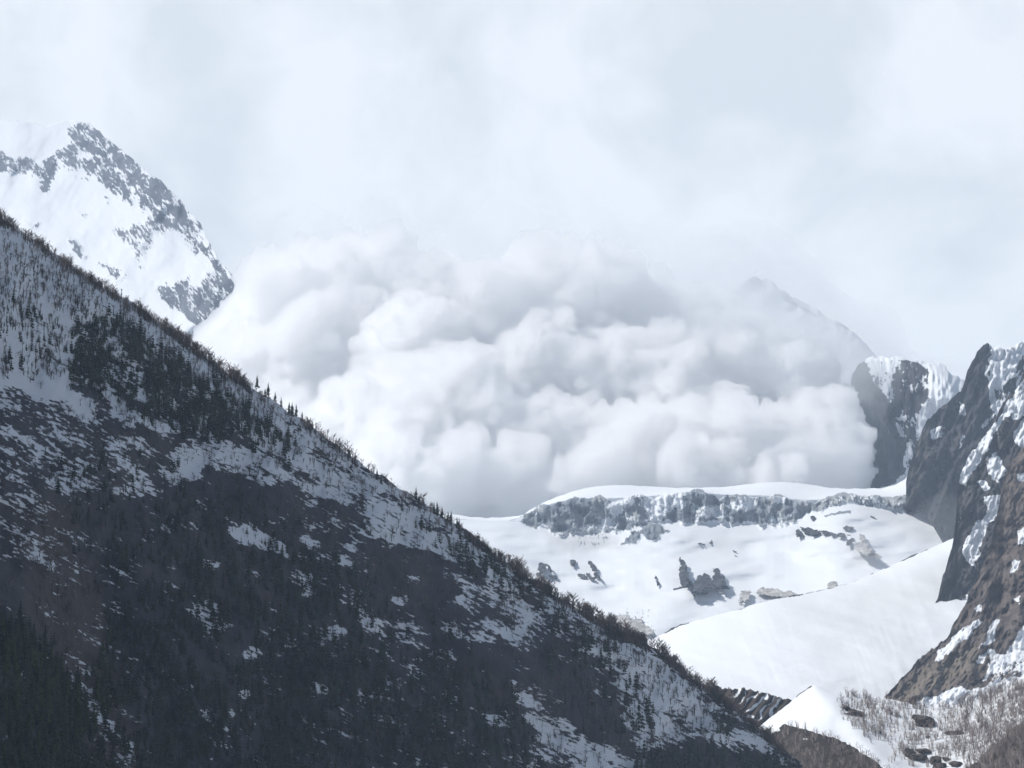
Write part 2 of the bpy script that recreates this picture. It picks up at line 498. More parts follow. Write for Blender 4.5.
sheet("distant_ridge", 562, 1000, 240, dist_top, lambda x: 0 * x + 470, 80, lambda px, py, tp: 8300 - 3.4 * (py - tp) - 50 * ridged(px / 30, py / 30, 0, 51, 4), PEAK, dist_cover, grow=1.6, back=(150, 5, 1.0),
      label="faint distant snow ridge emerging from the mist above the cliffs", cat="mountain", rough=1.8, rough_scale=6, seed=3)

# --- glacier shelf with its ice cliff
shelf_top = pl([(380, 505), (440, 512), (470, 517), (500, 518), (522, 515), (545, 501), (562, 495), (580, 489), (600, 486), (625, 484.5), (650, 486.5), (690, 488), (720, 487.5), (745, 484.5), (770, 482), (790, 482), (815, 485), (830, 487.5), (860, 489), (880, 488.5), (895, 485), (905, 479), (912, 470), (940, 455), (990, 450)])
ser_t = pl([(380, 520), (515, 518), (522, 512), (545, 506), (560, 500), (575, 497), (600, 497), (612, 503), (625, 496), (640, 494), (655, 501), (665, 494), (680, 490), (700, 490), (720, 497), (735, 494.5), (760, 495), (785, 496.5), (800, 500), (815, 504), (828, 497), (850, 493.5), (880, 497), (905, 497), (990, 500)])
ser_b = pl([(380, 521), (515, 519), (525, 521), (545, 529), (560, 535), (582, 534), (600, 531), (615, 534), (632, 526), (650, 520), (665, 517), (672, 522), (700, 523), (730, 523.5), (760, 524), (785, 525), (800, 519), (815, 511), (830, 503), (850, 500), (880, 508), (905, 512), (990, 515)])


ser_bs, ser_ts = smooth(ser_b, 45), smooth(ser_t, 35)


def shelf_depth(px, py, tp):
    t, b = ser_t(px) + 2.6 * fbm(px / 12, 0 * px, 0, 67, 4), ser_b(px) + 5.0 * fbm(px / 13, 0 * px, 0, 68, 4, 0.6)
    t = np.maximum(t, tp + 3)
    b = np.maximum(b, t + 1)
    bs = ser_bs(px)
    ts = np.maximum(ser_ts(px), tp + 3)
    up = np.clip((py - tp) / (ts - tp), 0, 1)
    on = np.clip((py - t) / (b - t), 0, 1)
    dn = np.clip(py - bs, 0, 400)
    d = 5050 - 190 * up - 26 * on * np.clip((px - 500) / 90, 0, 1) - 4.9 * dn - 0.004 * dn ** 2
    wall = np.clip((py - t) / 3, 0, 1) * np.clip((b + 2 - py) / 4, 0, 1) * np.clip((px - 515) / 40, 0, 1)
    wall = np.maximum(wall, np.maximum(poly(px, py, [(620, 545), (634, 530), (642, 533), (636, 543)], 2), poly(px, py, [(641, 531), (650, 521), (668, 530), (660, 535), (650, 542)], 2)))
    d = d - wall * (26 * ridged(px / 13, py / 40, 0, 61, 4, 0.6) + 12 * fbm(px / 8, py / 8, 0, 62, 3))
    d = d - 26 * fbm(px / 70, py / 22, 0, 63, 3) * np.clip(dn / 15, 0, 1) - 10 * fbm(px / 60, py / 10, 0, 64, 2) * (1 - up)
    return d


def shelf_cover(px, py):
    s = np.full(px.shape, 0.98)
    wall = np.clip((py - ser_t(px) - 2.6 * fbm(px / 12, 0 * px, 0, 67, 4) + 1) / 2.0, 0, 1) * np.clip((ser_b(px) + 5.0 * fbm(px / 13, 0 * px, 0, 68, 4, 0.6) - py + 1) / 2.5, 0, 1) * np.clip((px - 517) / 8, 0, 1)
    s = lay(s, wall, 0.24 + 0.55 * np.clip(fbm(px / 26, py / 18, 0, 69, 3) - 0.1, 0, 1))
    s = lay(s, poly(px, py, [(612, 500), (636, 490), (628, 502), (614, 520), (606, 512)], 3), 0.66)
    s = lay(s, poly(px, py, [(648, 490), (666, 488), (664, 522), (640, 530), (650, 508)], 3), 0.95)
    s = lay(s, poly(px, py, [(727, 505), (742, 497), (760, 503), (756, 510), (734, 511)], 3), 0.80)
    s = lay(s, poly(px, py, [(684, 505), (696, 502), (720, 506), (730, 518), (700, 516)], 3), 0.60)
    s = lay(s, poly(px, py, [(774, 497), (786, 496), (784, 503), (772, 502)], 2), 0.85)
    s = lay(s, poly(px, py, [(566, 536), (610, 528), (612, 540), (580, 550)], 5), 0.56)
    s = lay(s, poly(px, py, [(620, 545), (634, 530), (642, 533), (636, 543)], 2), 0.1)
    s = lay(s, poly(px, py, [(641, 531), (650, 521), (668, 530), (660, 535), (650, 542)], 2), 0.1)
    s = lay(s, poly(px, py, [(820, 501), (840, 497), (905, 500), (905, 509), (862, 507), (850, 503), (835, 505)], 2), 0.45)
    s = lay(s, poly(px, py, [(822, 515), (850, 510), (852, 513), (826, 516.5)], 1.5), 0.15)
    s = lay(s, poly(px, py, [(600, 608), (650, 608), (655, 640), (610, 640)], 8), 0.62)
    tint = 0.6 * wall * (fbm(px / 12, py / 20, 0, 66, 3) > 0.15)
    grit_shade = 0.5 * poly(px, py, [(545, 530), (612, 530), (620, 545), (560, 552)], 8) + 0.25 * poly(px, py, [(690, 524), (760, 526), (720, 560), (680, 550)], 18)
    return rgb(s, tint, np.clip(grit_shade, 0, 1))


sheet("glacier_shelf", 130, 985, 860, shelf_top, lambda x: 0 * x + 720, 250, shelf_depth, ICE, shelf_cover, grow=1.4, back=(160, 5, 0.06),
      label="bright glacier shelf ending in a broken grey ice cliff below the cloud", cat="glacier", rough=0.6, rough_scale=9, seed=4)

# --- snow basin in front of the shelf
basin_top = pl([(600, 668), (640, 646), (662, 634), (680, 625), (700, 619), (740, 609), (765, 601), (800, 595), (830, 589), (860, 579), (890, 566), (920, 552), (940, 544), (960, 535), (1000, 520), (1060, 505)])


def basin_depth(px, py, tp):
    t = np.clip((py - tp) / (705 - tp), 0, 1.4)
    d = 4080 - 900 * t ** 0.9 - 60 * np.sin(np.clip(t, 0, 1) * math.pi) * np.clip((px - 700) / 200, -1, 1)
    d = d + 55 * np.log1p(np.exp(np.clip((px - 810) / 45.0, -20, 20))) - 14 * fbm((px + py) / 120, (py - px * 0.25) / 26, 0, 71, 3) - 2.2 * ridged((px - py * 0.4) / 16, (py + px * 0.3) / 90, 0, 72, 3) - 3 * fbm(px / 30, py / 9, 0, 73, 3)
    return d


def basin_cover(px, py):
    s = np.full(px.shape, 1.35)
    d = py - basin_top(px)
    edge = np.clip(1 - d / 3.2, 0, 1)
    for a, b, v in [(662, 692, 0.1), (735, 745, 0.25), (786, 806, 0.3), (842, 860, 0.4), (898, 934, 0.1), (868, 880, 0.45)]:
        s = lay(s, edge * np.clip((px - a) / 3, 0, 1) * np.clip((b - px) / 3, 0, 1), v)
    grit_shade = 0.50 * poly(px, py, [(830, 590), (940, 548), (945, 600), (900, 640), (820, 640), (780, 610)], 30)  # soft grey shade on the basin's right side, painted into the snow colour
    return rgb(s, 0.4 * edge, grit_shade)


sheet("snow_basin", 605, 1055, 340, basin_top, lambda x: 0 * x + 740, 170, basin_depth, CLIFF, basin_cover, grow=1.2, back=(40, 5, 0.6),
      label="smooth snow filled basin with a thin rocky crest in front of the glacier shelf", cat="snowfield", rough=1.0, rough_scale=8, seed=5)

# --- cliffs on the right
but_top = pl([(838, 470), (843, 425), (846, 410), (849, 390), (852, 375), (857, 367), (864, 361), (870, 359), (885, 358.5), (905, 358), (922, 361), (940, 366), (956, 375), (972, 386), (1000, 400)])


def but_depth(px, py, tp):
    return 5650 - 0.55 * (py - tp) - 60 * np.clip((px - 880) / 60, -1, 1) * 1.0 - 34 * ridged(px / 22, py / 75, 0, 81, 4, 0.55) - 14 * fbm(px / 14, py / 18, 0, 82, 3) - 120 * np.exp(-(py - tp) / 12) * -1


def but_cover(px, py):
    s = np.full(px.shape, 0.62)
    s = lay(s, poly(px, py, [(900, 350), (1000, 380), (960, 400), (930, 425), (918, 455), (925, 400), (912, 372)], 4), 0.92)
    s = lay(s, poly(px, py, [(896, 366), (906, 352), (928, 372), (930, 400), (926, 412), (916, 425), (914, 470), (905, 470), (893, 415), (893, 385)], 3), 0.34)
    s = lay(s, poly(px, py, [(830, 430), (845, 405), (852, 370), (864, 352), (872, 384), (888, 398), (898, 425), (905, 445), (908, 510), (830, 520)], 3), 0.02)
    s = lay(s, poly(px, py, [(895, 424), (902, 426), (904, 436), (898, 436)], 2), 0.8)
    s = lay(s, poly(px, py, [(902, 430), (912, 440), (910, 470), (900, 466), (906, 450)], 2), 0.55)
    s = lay(s, poly(px, py, [(920, 405), (929, 400), (924, 430), (918, 436)], 2), 0.9)
    s = lay(s, poly(px, py, [(880, 488), (898, 482), (909, 468), (912, 500), (880, 500)], 2), 0.95)
    s = lay(s, poly(px, py, [(898, 476), (906, 474), (904, 490), (897, 488)], 2), 0.7)
    s = lay(s, np.clip(1 - (py - but_top(px)) / 2.5, 0, 1) * (px > 866), 0.95)
    return rgb(s, 0.0, 0)


sheet("rock_buttress", 839, 995, 200, but_top, lambda x: 0 * x + 540, 190, but_depth, CLIFF, but_cover, back=(60, 4, 0.4),
      label="sheer dark buttress capped with mottled snow right of the cloud", cat="cliff", rough=3.0, rough_scale=8, seed=6)

spire_top = pl([(906, 480), (911, 460), (917, 442), (924, 428), (934, 412), (945, 402), (958, 392), (963, 383), (966, 372), (971, 362), (977, 353), (984, 347), (988, 344), (992, 347.5), (1000, 347), (1024, 345), (1090, 338)])
spire_bot = pl([(906, 507), (918, 511), (926, 514), (930, 521), (944, 545), (948, 560), (952, 600), (960, 640), (1090, 660)])


def spire_depth(px, py, tp):
    return 4880 - 1.1 * (py - 345) + 0.4 * (px - 906) - 34 * ridged(px / 24 + py / 60, py / 60, 0, 91, 5, 0.6) - 16 * np.abs(fbm(px / 10, py / 16, 0, 92, 4, 0.6))


def spire_cover(px, py):
    s = np.full(px.shape, 0.0)
    s = lay(s, poly(px, py, [(989, 330), (1100, 320), (1100, 480), (1000, 430), (992, 408), (988, 380), (991, 360)], 2.5), 0.97)
    s = lay(s, poly(px, py, [(996, 392), (1010, 378), (1024, 352), (1028, 362), (1016, 385), (1024, 372), (1010, 400), (996, 404)], 3), 0.36)
    s = lay(s, poly(px, py, [(960, 402), (966, 404), (965, 416), (959, 414)], 1.5), 0.8)
    s = lay(s, poly(px, py, [(930, 430), (944, 424), (942, 436), (934, 443), (929, 440)], 2.5), 0.66)
    s = lay(s, poly(px, py, [(962, 436), (966, 434), (960, 450), (957, 450)], 1.5), 0.6)
    s = lay(s, poly(px, py, [(985, 366), (990, 365), (988, 376), (983, 374)], 1.5), 0.7)
    s = lay(s, poly(px, py, [(980, 424), (996, 410), (990, 425), (978, 432)], 2), 0.5)
    s = lay(s, np.clip(1 - (py - spire_top(px)) / 2, 0, 1) * (px > 930) * (px < 962), 0.7)
    tint = 0.5 * poly(px, py, [(906, 440), (935, 410), (925, 450), (915, 510), (906, 510)], 8)
    return rgb(s, tint, 0)


sheet("rock_spire", 906, 1210, 330, spire_top, spire_bot, 230, spire_depth, CLIFF, spire_cover, back=(50, 4, 0.5),
      label="dark pointed rock spire with a snow slope on its right side", cat="cliff", rough=4.5, rough_scale=9, seed=7)

slab_top = pl([(922, 634), (928, 620), (934, 606), (939, 592), (943, 576), (948, 560), (953, 542), (956, 518), (957.5, 490), (960, 474), (968, 458), (978, 446), (988, 432), (1000, 412), (1012, 394), (1024, 374), (1090, 300)])


def slab_depth(px, py, tp):
    return 4080 - 1.2 * (py - 400) - 0.3 * (px - 922) - 28 * ridged(px / 22 + py / 40, py / 50 - px / 60, 0, 101, 5, 0.6) - 14 * np.abs(fbm(px / 10, py / 14, 0, 102, 4, 0.6))


def slab_cover(px, py):
    s = np.full(px.shape, 0.10)
    s = lay(s, poly(px, py, [(956, 480), (962, 458), (985, 436), (1010, 400), (1030, 370), (1090, 320), (1090, 380), (1024, 415), (1005, 428), (990, 445), (975, 470), (964, 486)], 2.5), 1.15)
    s = lay(s, poly(px, py, [(992, 435), (1012, 412), (1018, 412), (1000, 440), (990, 452)], 2.5), 0.25)
    s = lay(s, poly(px, py, [(1012, 432), (1024, 420), (1090, 390), (1090, 460), (1024, 450), (1018, 446)], 2), 1.1)
    s = lay(s, poly(px, py, [(986, 460), (996, 452), (1006, 470), (998, 482), (992, 480)], 2.5), 0.72)
    s = lay(s, poly(px, py, [(977, 482), (986, 478), (990, 488), (984, 492)], 2), 0.8)
    s = lay(s, poly(px, py, [(985, 498), (1000, 494), (1000, 510), (985, 530), (975, 570), (962, 556), (966, 540), (975, 525), (986, 514)], 2.5), 1.1)
    s = lay(s, poly(px, py, [(958, 520), (964, 514), (960, 526)], 1.5), 0.6)
    s = lay(s, poly(px, py, [(955, 612), (968, 590), (970, 610), (958, 630)], 2), 0.75)
    s = lay(s, poly(px, py, [(930, 630), (946, 612), (948, 640), (925, 660)], 3), 0.7)
    return rgb(s, 0.15, 0)


sheet("rock_slab", 922, 1210, 330, slab_top, lambda x: 0 * x + 720, 230, slab_depth, CLIFF, slab_cover, back=(40, 4, 0.5),
      label="dark rock slabs crossed by diagonal snow bands at the right edge", cat="cliff", rough=4.5, rough_scale=9, seed=8)

brown_top = pl([(872, 712), (882, 699), (892, 688), (905, 674), (920, 659), (937, 645), (950, 632), (960, 616), (968, 600), (975, 585), (983, 566), (990, 546), (995, 522), (999, 502), (1003, 482), (1010, 463), (1024, 446), (1090, 390)])


def brown_depth(px, py, tp):
    return 3500 - 2.1 * (py - 450) - 0.4 * (px - 880) - 22 * ridged(px / 30 + py / 44, py / 60 - px / 50, 0, 111, 5, 0.6) - 12 * np.abs(fbm(px / 12, py / 14, 0, 112, 4, 0.6))


def brown_cover(px, py):
    s = np.full(px.shape, 0.06)
    for pts, soft, v in [
        ([(934, 660), (950, 640), (970, 622), (960, 640), (942, 662)], 2, 0.8),
        ([(955, 640), (975, 618), (985, 622), (960, 645)], 2, 0.7),
        ([(985, 632), (1000, 618), (996, 640), (978, 650), (985, 642)], 2, 0.75),
        ([(1005, 655), (1024, 625), (1090, 600), (1090, 690), (1024, 672), (1000, 668), (985, 680), (990, 650)], 3, 1.05),
        ([(978, 655), (988, 652), (984, 665), (976, 664)], 2, 0.8),
        ([(990, 672), (1024, 655), (1024, 672), (985, 692)], 5, 0.5),
        ([(912, 703), (935, 696), (955, 688), (975, 690), (1000, 682), (1024, 672), (1090, 680), (1090, 740), (880, 740), (895, 706)], 3, 1.05),
        ([(1018, 530), (1026, 525), (1026, 545), (1017, 545)], 1.5, 0.9), ([(1012, 562), (1021, 560), (1016, 574), (1010, 574)], 1.5, 0.9),
        ([(1018, 474), (1030, 472), (1030, 482), (1018, 480)], 1.5, 0.9), ([(972, 608), (984, 604), (982, 612), (974, 612)], 1.5, 0.75),
        ([(1014, 600), (1022, 594), (1020, 606)], 1.5, 0.7), ([(936, 652), (943, 648), (938, 660)], 1.5, 0.8), ([(1020, 380), (1090, 350), (1090, 430), (1030, 440)], 4, 0.6)]:
        s = lay(s, poly(px, py, pts, soft), v)
    tint = 0.8 * poly(px, py, [(885, 700), (940, 660), (985, 640), (975, 665), (940, 690), (900, 706)], 8)
    return rgb(s, tint, 0)


sheet("brown_slope", 872, 1210, 350, brown_top, lambda x: 0 * x + 760, 260, brown_depth, BROWN, brown_cover, back=(30, 4, 0.6),
      label="steep brown rock slope with small snow streaks along the right edge", cat="slope", rough=3.5, rough_scale=9, seed=9)

# --- striped bank in the gully between hillside and knoll
bank_top = pl([(700, 684), (725, 688), (745, 689), (760, 692), (778, 697), (790, 700), (800, 702), (830, 716), (860, 730)])


def bank_cover(px, py):
    q = (px * 0.80 + (py) * 0.62) / 8.5 + 0.9 * fbm(px / 20, py / 20, 0, 121, 3)
    s = 0.30 + 0.40 * np.sin(q * 2 * math.pi)
    s = s - 0.5 * np.clip((py - 716) / 10, 0, 1) - 0.3 * np.clip((740 - px) / 20, 0, 1)
    return rgb(s, 0.5, 0)


sheet("gully_bank", 702, 858, 130, bank_top, lambda x: 0 * x + 790, 80, lambda px, py, tp: 2250 - 2.0 * (py - tp) - 5 * np.sin((px * 0.80 + py * 0.62) / 8.5 * 2 * math.pi) - 6 * fbm(px / 12, py / 12, 0, 122, 3), KNOLL, bank_cover, back=(25, 4, 0.7),
      label="brown gully bank striped with narrow snow strips beside the knoll", cat="bank", rough=1.6, rough_scale=3, seed=10)

# --- snow knoll, bottom right
knoll_top = pl([(730, 745), (752, 733), (764, 723), (774, 715), (787, 705), (800, 693), (808, 687.5), (814, 684.5), (822, 688), (832, 691), (850, 693), (870, 695), (885, 698), (905, 702), (930, 706), (955, 705), (975, 699), (1000, 689), (1024, 677), (1090, 645)])


def knoll_depth(px, py, tp):
    d = 1950 - 2.0 * (py - tp) - 0.25 * (px - 760) - 9 * fbm(px / 60, py / 40, 0, 131, 3) - 12 * np.exp(-((px - 815 - (py - 686) * 0.9) / 16) ** 2)
    return d


KDARK = [(742, 738), (772, 733), (786, 724), (800, 729), (815, 733), (832, 737), (850, 746), (868, 756), (885, 768), (900, 790), (740, 800)]
KDARK2 = [(960, 778), (972, 764), (985, 752), (1000, 738), (1012, 728), (1024, 720), (1090, 690), (1090, 800), (960, 800)]


def knoll_cover(px, py):
    s = np.full(px.shape, 0.95)
    s = lay(s, poly(px, py, KDARK, 2.0), 0.02)
    s = lay(s, poly(px, py, KDARK2, 3.0), 0.05)
    s = lay(s, poly(px, py, [(840, 704), (850, 708), (866, 714), (862, 717), (846, 711)], 2), 0.15)
    for x, y, rx, ry, v in [(954, 733, 13, 3.0, 0.2), (777, 730, 4, 1.5, 0.9), (805, 739, 4, 1.2, 0.75), (928, 737, 4, 2, 0.3)]:
        m = np.clip(1.6 * (1 - ((px - x) / rx) ** 2 - ((py - y) / ry) ** 2), 0, 1)
        s = lay(s, m, v)
    s = lay(s, poly(px, py, [(866, 752), (882, 757), (893, 768), (884, 768)], 2), 0.6)
    edge = np.clip(1 - (py - knoll_top(px)) / 2.5, 0, 1) * (px > 796) * (px < 812)
    s = lay(s, edge, 0.05)
    tint = 0.5 * poly(px, py, [(780, 745), (850, 755), (880, 775), (780, 790)], 12)
    return rgb(s, tint, 0.25 * poly(px, py, [(880, 715), (1024, 690), (1024, 720), (970, 765), (900, 765)], 20))


sheet("snow_knoll", 732, 1210, 380, knoll_top, lambda x: 0 * x + 905, 170, knoll_depth, KNOLL, knoll_cover, grow=1.3, back=(25, 5, 0.8),
      label="snowy knoll with scrub and a dark bank at the lower right", cat="knoll", rough=0.8, rough_scale=6, seed=11)


# ------------------------------------------------------------------ rock outcrops and boulders
def ico(sub):
    import bmesh
    bm = bmesh.new()
    bmesh.ops.create_icosphere(bm, subdivisions=sub, radius=1.0)
    v = np.array([x.co[:] for x in bm.verts]); f = np.array([[q.index for q in x.verts] for x in bm.faces])
    bm.free()
    return v, f


ICO3, ICO2, ICO1 = ico(4), ico(3), ico(2)


hill_ts, shelf_ts, basin_ts, knoll_ts = smooth(hill_top, 22), smooth(shelf_top, 22), smooth(basin_top, 22), smooth(knoll_top, 22)


def shelf_at(px, py):
    px, py = np.array([float(px)]), np.array([float(py)])
    return float(shelf_depth(px, py, shelf_ts(px))[0])


def basin_at(px, py):
    px, py = np.array([float(px)]), np.array([float(py)])
    return float(basin_depth(px, py, basin_ts(px))[0])


def knoll_at(px, py):
    px, py = np.array([float(px)]), np.array([float(py)])
    return float(knoll_depth(px, py, knoll_ts(px))[0])


def fuse(o, voxel):
    md = o.modifiers.new("fuse", 'REMESH'); md.mode = 'VOXEL'; md.voxel_size = voxel
    dg = bpy.context.evaluated_depsgraph_get()
    me = bpy.data.meshes.new_from_object(o.evaluated_get(dg))
    mats = list(o.data.materials)
    o.modifiers.clear(); o.data = me
    me.materials.clear()
    for m in mats: me.materials.append(m)
    return me


def rock(name, pieces, surf, mat, label, seed, jag=0.65, tilt=2.5, group=None, cat="rock"):
    """one outcrop standing out of the snow: jagged lumps (px, py, width px, height px, lean) fused at a buried foot"""
    V, Fc, n = [], [], 0
    full = [(p, False) for p in pieces]
    for p, q in zip(pieces[:-1], pieces[1:]):
        mx, my = (p[0] + q[0]) / 2, max(p[1] + p[3] * .42, q[1] + q[3] * .42)
        full.append(((mx, my, abs(p[0] - q[0]) + 3 + abs(p[1] - q[1]), 2.0 + 0.4 * abs(p[1] - q[1]), 0), True))
    for k, ((px, py, w, h, lean), foot) in enumerate(full):
        Y = surf(px, py + (0 if foot else 0.42 * h))
        m = Y / FPX
        c = at(px, py, Y + ((14 if tilt > 1 else 3) if foot else 0))
        v, f = ICO2
        j = 0.1 if foot else jag
        d = 1 + j * fbm(v[:, 0] * 1.6 + seed, v[:, 1] * 1.6 + k * 7, v[:, 2] * 1.1, 200 + seed, 4, 0.6)
        q = v * d[:, None]
        q = np.sign(q) * np.abs(q) ** 0.85
        q = q * np.array([w * m / 2, max(w * m * (0.42 if tilt < 1 else 0.16), 1.5), h * m / 2])
        q[:, 0] += lean * q[:, 2]
        q[:, 1] += (0.3 if foot else tilt) * q[:, 2]
        V.append(q + c); Fc.append(f + n); n += len(v)
    V = np.concatenate(V)
    base = at(pieces[0][0], pieces[0][1] + pieces[0][3] * 0.5, surf(pieces[0][0], pieces[0][1]))
    o = mesh_obj(name, V - base, np.concatenate(Fc), mat, smooth=False)
    if len(pieces) > 1:
        fuse(o, float(np.clip(0.09 * min(min(p[2], p[3]) for p in pieces) * m, 0.25, 1.2)))
    me = o.data
    P = np.empty(len(me.vertices) * 3, np.float32); me.vertices.foreach_get('co', P); P = P.reshape(-1, 3).astype(float)
    u = 5.0 * m
    P[:, 0] += 1.0 * m * fbm(P[:, 0] / u, P[:, 1] / u, P[:, 2] / u, seed + 40, 2, 0.6)
    P[:, 2] += 1.2 * m * fbm(P[:, 0] / u, P[:, 1] / u, P[:, 2] / u, seed + 60, 2, 0.6)
    me.vertices.foreach_set('co', P.astype(np.float32).ravel()); me.update()
    o.location = base
    return tag(o, label, cat, group)


rock("rock_outcrop", [(684, 575, 9, 30, 0.1), (687, 582, 9, 18, -0.2), (683, 564, 6, 16, -0.1)], shelf_at, OUTCROP, "tallest narrow grey rock fin, leftmost of the three in the middle of the snowfield", 1)
rock("rock_outcrop", [(700, 584, 12, 22, 0.5), (706, 582, 13, 24, -0.1), (696, 590, 8, 13, 0.3)], shelf_at, OUTCROP, "broad split grey rock, middle of the three in the snowfield", 2)
rock("rock_outcrop", [(719, 580, 11, 22, 0.05), (723, 584, 8, 14, -0.4), (717, 572, 6, 12, 0)], shelf_at, OUTCROP, "short grey rock wedge, rightmost of the three in the snowfield", 3)
rock("rock_outcrop", [(542, 568, 9, 14, 0.1), (539, 574, 5, 8, 0.3)], shelf_at, OUTCROP, "squat grey rock standing in the snow just right of the wooded ridge", 4)
rock("rock_outcrop", [(549, 568, 3, 12, -0.4), (554, 577, 4, 6, -0.6)], shelf_at, OUTCROP, "thin broken rock strip beside the squat grey rock", 5)
rock("rock_outcrop", [(573, 563, 5, 8, 0)], shelf_at, OUTCROP, "small lone rock knob on the snow below the left ice cliff", 6)
rock("rock_outcrop", [(593, 567, 5, 16, -0.35), (597, 576, 5, 10, -0.4), (590, 577, 6, 9, -0.8), (582, 576, 7, 7, -0.7)], shelf_at, OUTCROP, "scattered leaning rock ribs left of centre in the snowfield", 7)
rock("rock_outcrop", [(656, 578, 2.5, 5, 0), (658, 583, 2.5, 5, -0.3)], shelf_at, OUTCROP, "tiny dark rock pair left of the three grey fins", 8)
rock("rock_outcrop", [(799, 533, 7, 9, 0.2), (806, 530, 9, 10, 0), (815, 532, 10, 9, 0), (825, 533, 9, 7, 0), (833, 534, 8, 6, 0.2), (841, 535, 8, 7, 0.4), (848, 528, 11, 5, 0.3)], shelf_at, OUTCROP, "jagged row of dark rocks on the snow below the right ice cliff", 9)
rock("rock_outcrop", [(813, 518, 6, 4, 0.5)], shelf_at, OUTCROP, "small dark rock tucked at the right end of the ice cliff", 10)
rock("rock_outcrop", [(849, 543, 5, 8, 0.6), (852, 539, 5, 4, 0.4)], shelf_at, OUTCROP, "little leaning rock left of the dusty hump", 11)
rock("rock_outcrop", [(863, 548, 15, 22, 0.15), (868, 552, 14, 16, -0.4), (863, 538, 7, 12, 0.1)], shelf_at, PALE_ROCK, "dusty grey rock hump in the veiled snow near the right cliffs", 12)
rock("rock_outcrop", [(745, 596, 11, 14, 0.5), (742, 602, 5, 12, 0.3)], shelf_at, PALE_ROCK, "pale slanted rock face just above the basin crest", 13)
rock("rock_outcrop", [(764, 592, 13, 10, 0), (776, 593, 16, 12, 0), (790, 595, 16, 10, 0)], shelf_at, PALE_ROCK, "pale dust covered brown ledge on the basin crest", 14)
rock("rock_outcrop", [(832, 585, 8, 10, 0.5), (829, 590, 5, 7, 0.4)], shelf_at, PALE_ROCK, "pale tilted rock above the right part of the basin crest", 15)
rock("rock_outcrop", [(618, 622, 26, 20, 0), (634, 626, 24, 16, -0.3), (646, 630, 14, 12, -0.3)], shelf_at, PALE_ROCK, "pale grey rock step partly hidden behind the wooded ridge", 16)
rock("rock_outcrop", [(873, 517, 3.5, 2.5, 0)], shelf_at, OUTCROP, "single dark rock speck on the upper snow near the right cliffs", 17)
rock("rock_outcrop", [(734, 551, 2, 4, -0.4), (736, 555, 1.6, 3, -0.4)], shelf_at, OUTCROP, "small dark rock sliver in the open snow under the ice cliff", 18)
for k, (x, y, w) in enumerate([(700, 543, 2.4), (704, 544, 2.1), (711, 542, 2.6)]):
    rock("rock_outcrop", [(x, y, w, w * 1.2, 0.5)], shelf_at, OUTCROP, "one of three tiny dark stones in a row below the ice cliff", 19 + 30 * k, group="tiny stones below the ice cliff")
rock("boulder", [(924, 720, 20, 7, -0.5), (918, 717.5, 12, 5, -0.5), (930, 723, 11, 7, 0)], knoll_at, BOULDER, "flat dark boulder lying in the middle of the shrubby knoll", 20, jag=0.4, tilt=0.3, cat="boulder")
rock("boulder", [(910, 753, 11, 9, 0), (918, 757, 18, 6, -0.5), (923, 751, 14, 4, -0.8)], knoll_at, BOULDER, "largest dark boulder among the low rocks on the knoll", 21, jag=0.4, tilt=0.3, cat="boulder")
rock("boulder", [(936, 762, 10, 12, 0), (941, 766, 9, 6, 0)], knoll_at, BOULDER, "upright dark boulder at the bottom edge right of the largest one", 22, jag=0.4, tilt=0.3, cat="boulder")
rock("boulder", [(946, 759, 9, 4, 0)], knoll_at, BOULDER, "small dark boulder just above the upright boulder", 23, jag=0.4, tilt=0.3, cat="boulder")
rock("boulder", [(956, 764, 13, 4, 0)], knoll_at, BOULDER, "low dark boulder farthest right on the knoll", 24, jag=0.4, tilt=0.3, cat="boulder")
rock("boulder", [(912, 701, 7, 6, 0.2), (914, 699, 4, 7, 0)], knoll_at, BOULDER, "brown boulder on the knoll crest below the brown slope", 25, jag=0.4, tilt=0.3, cat="boulder")
rock("boulder", [(846, 708, 9, 3, -0.4), (860, 713, 9, 4, -0.4)], knoll_at, BOULDER, "long thin dark boulder on the left shoulder of the knoll", 26, jag=0.4, tilt=0.3, cat="boulder")


# ------------------------------------------------------------------ trees
def strip_tri(p0, p1, w):
    """a thin three sided tapering twig: 3 base points and a tip"""
    d = p1 - p0
    d = d / (np.linalg.norm(d) + 1e-9)
    a = np.cross(d, np.array([0.3, 0.8, 0.2])); a /= np.linalg.norm(a) + 1e-9
    b = np.cross(d, a)
    ring = [p0 + w * (math.cos(t) * a + math.sin(t) * b) for t in (0, 2.1, 4.2)]
    return ring + [p1], [(0, 1, 3), (1, 2, 3), (2, 0, 3)]


def add(V, Fc, vs, fs):
    n = len(V)
    V.extend(vs); Fc.extend([tuple(i + n for i in f) for f in fs])


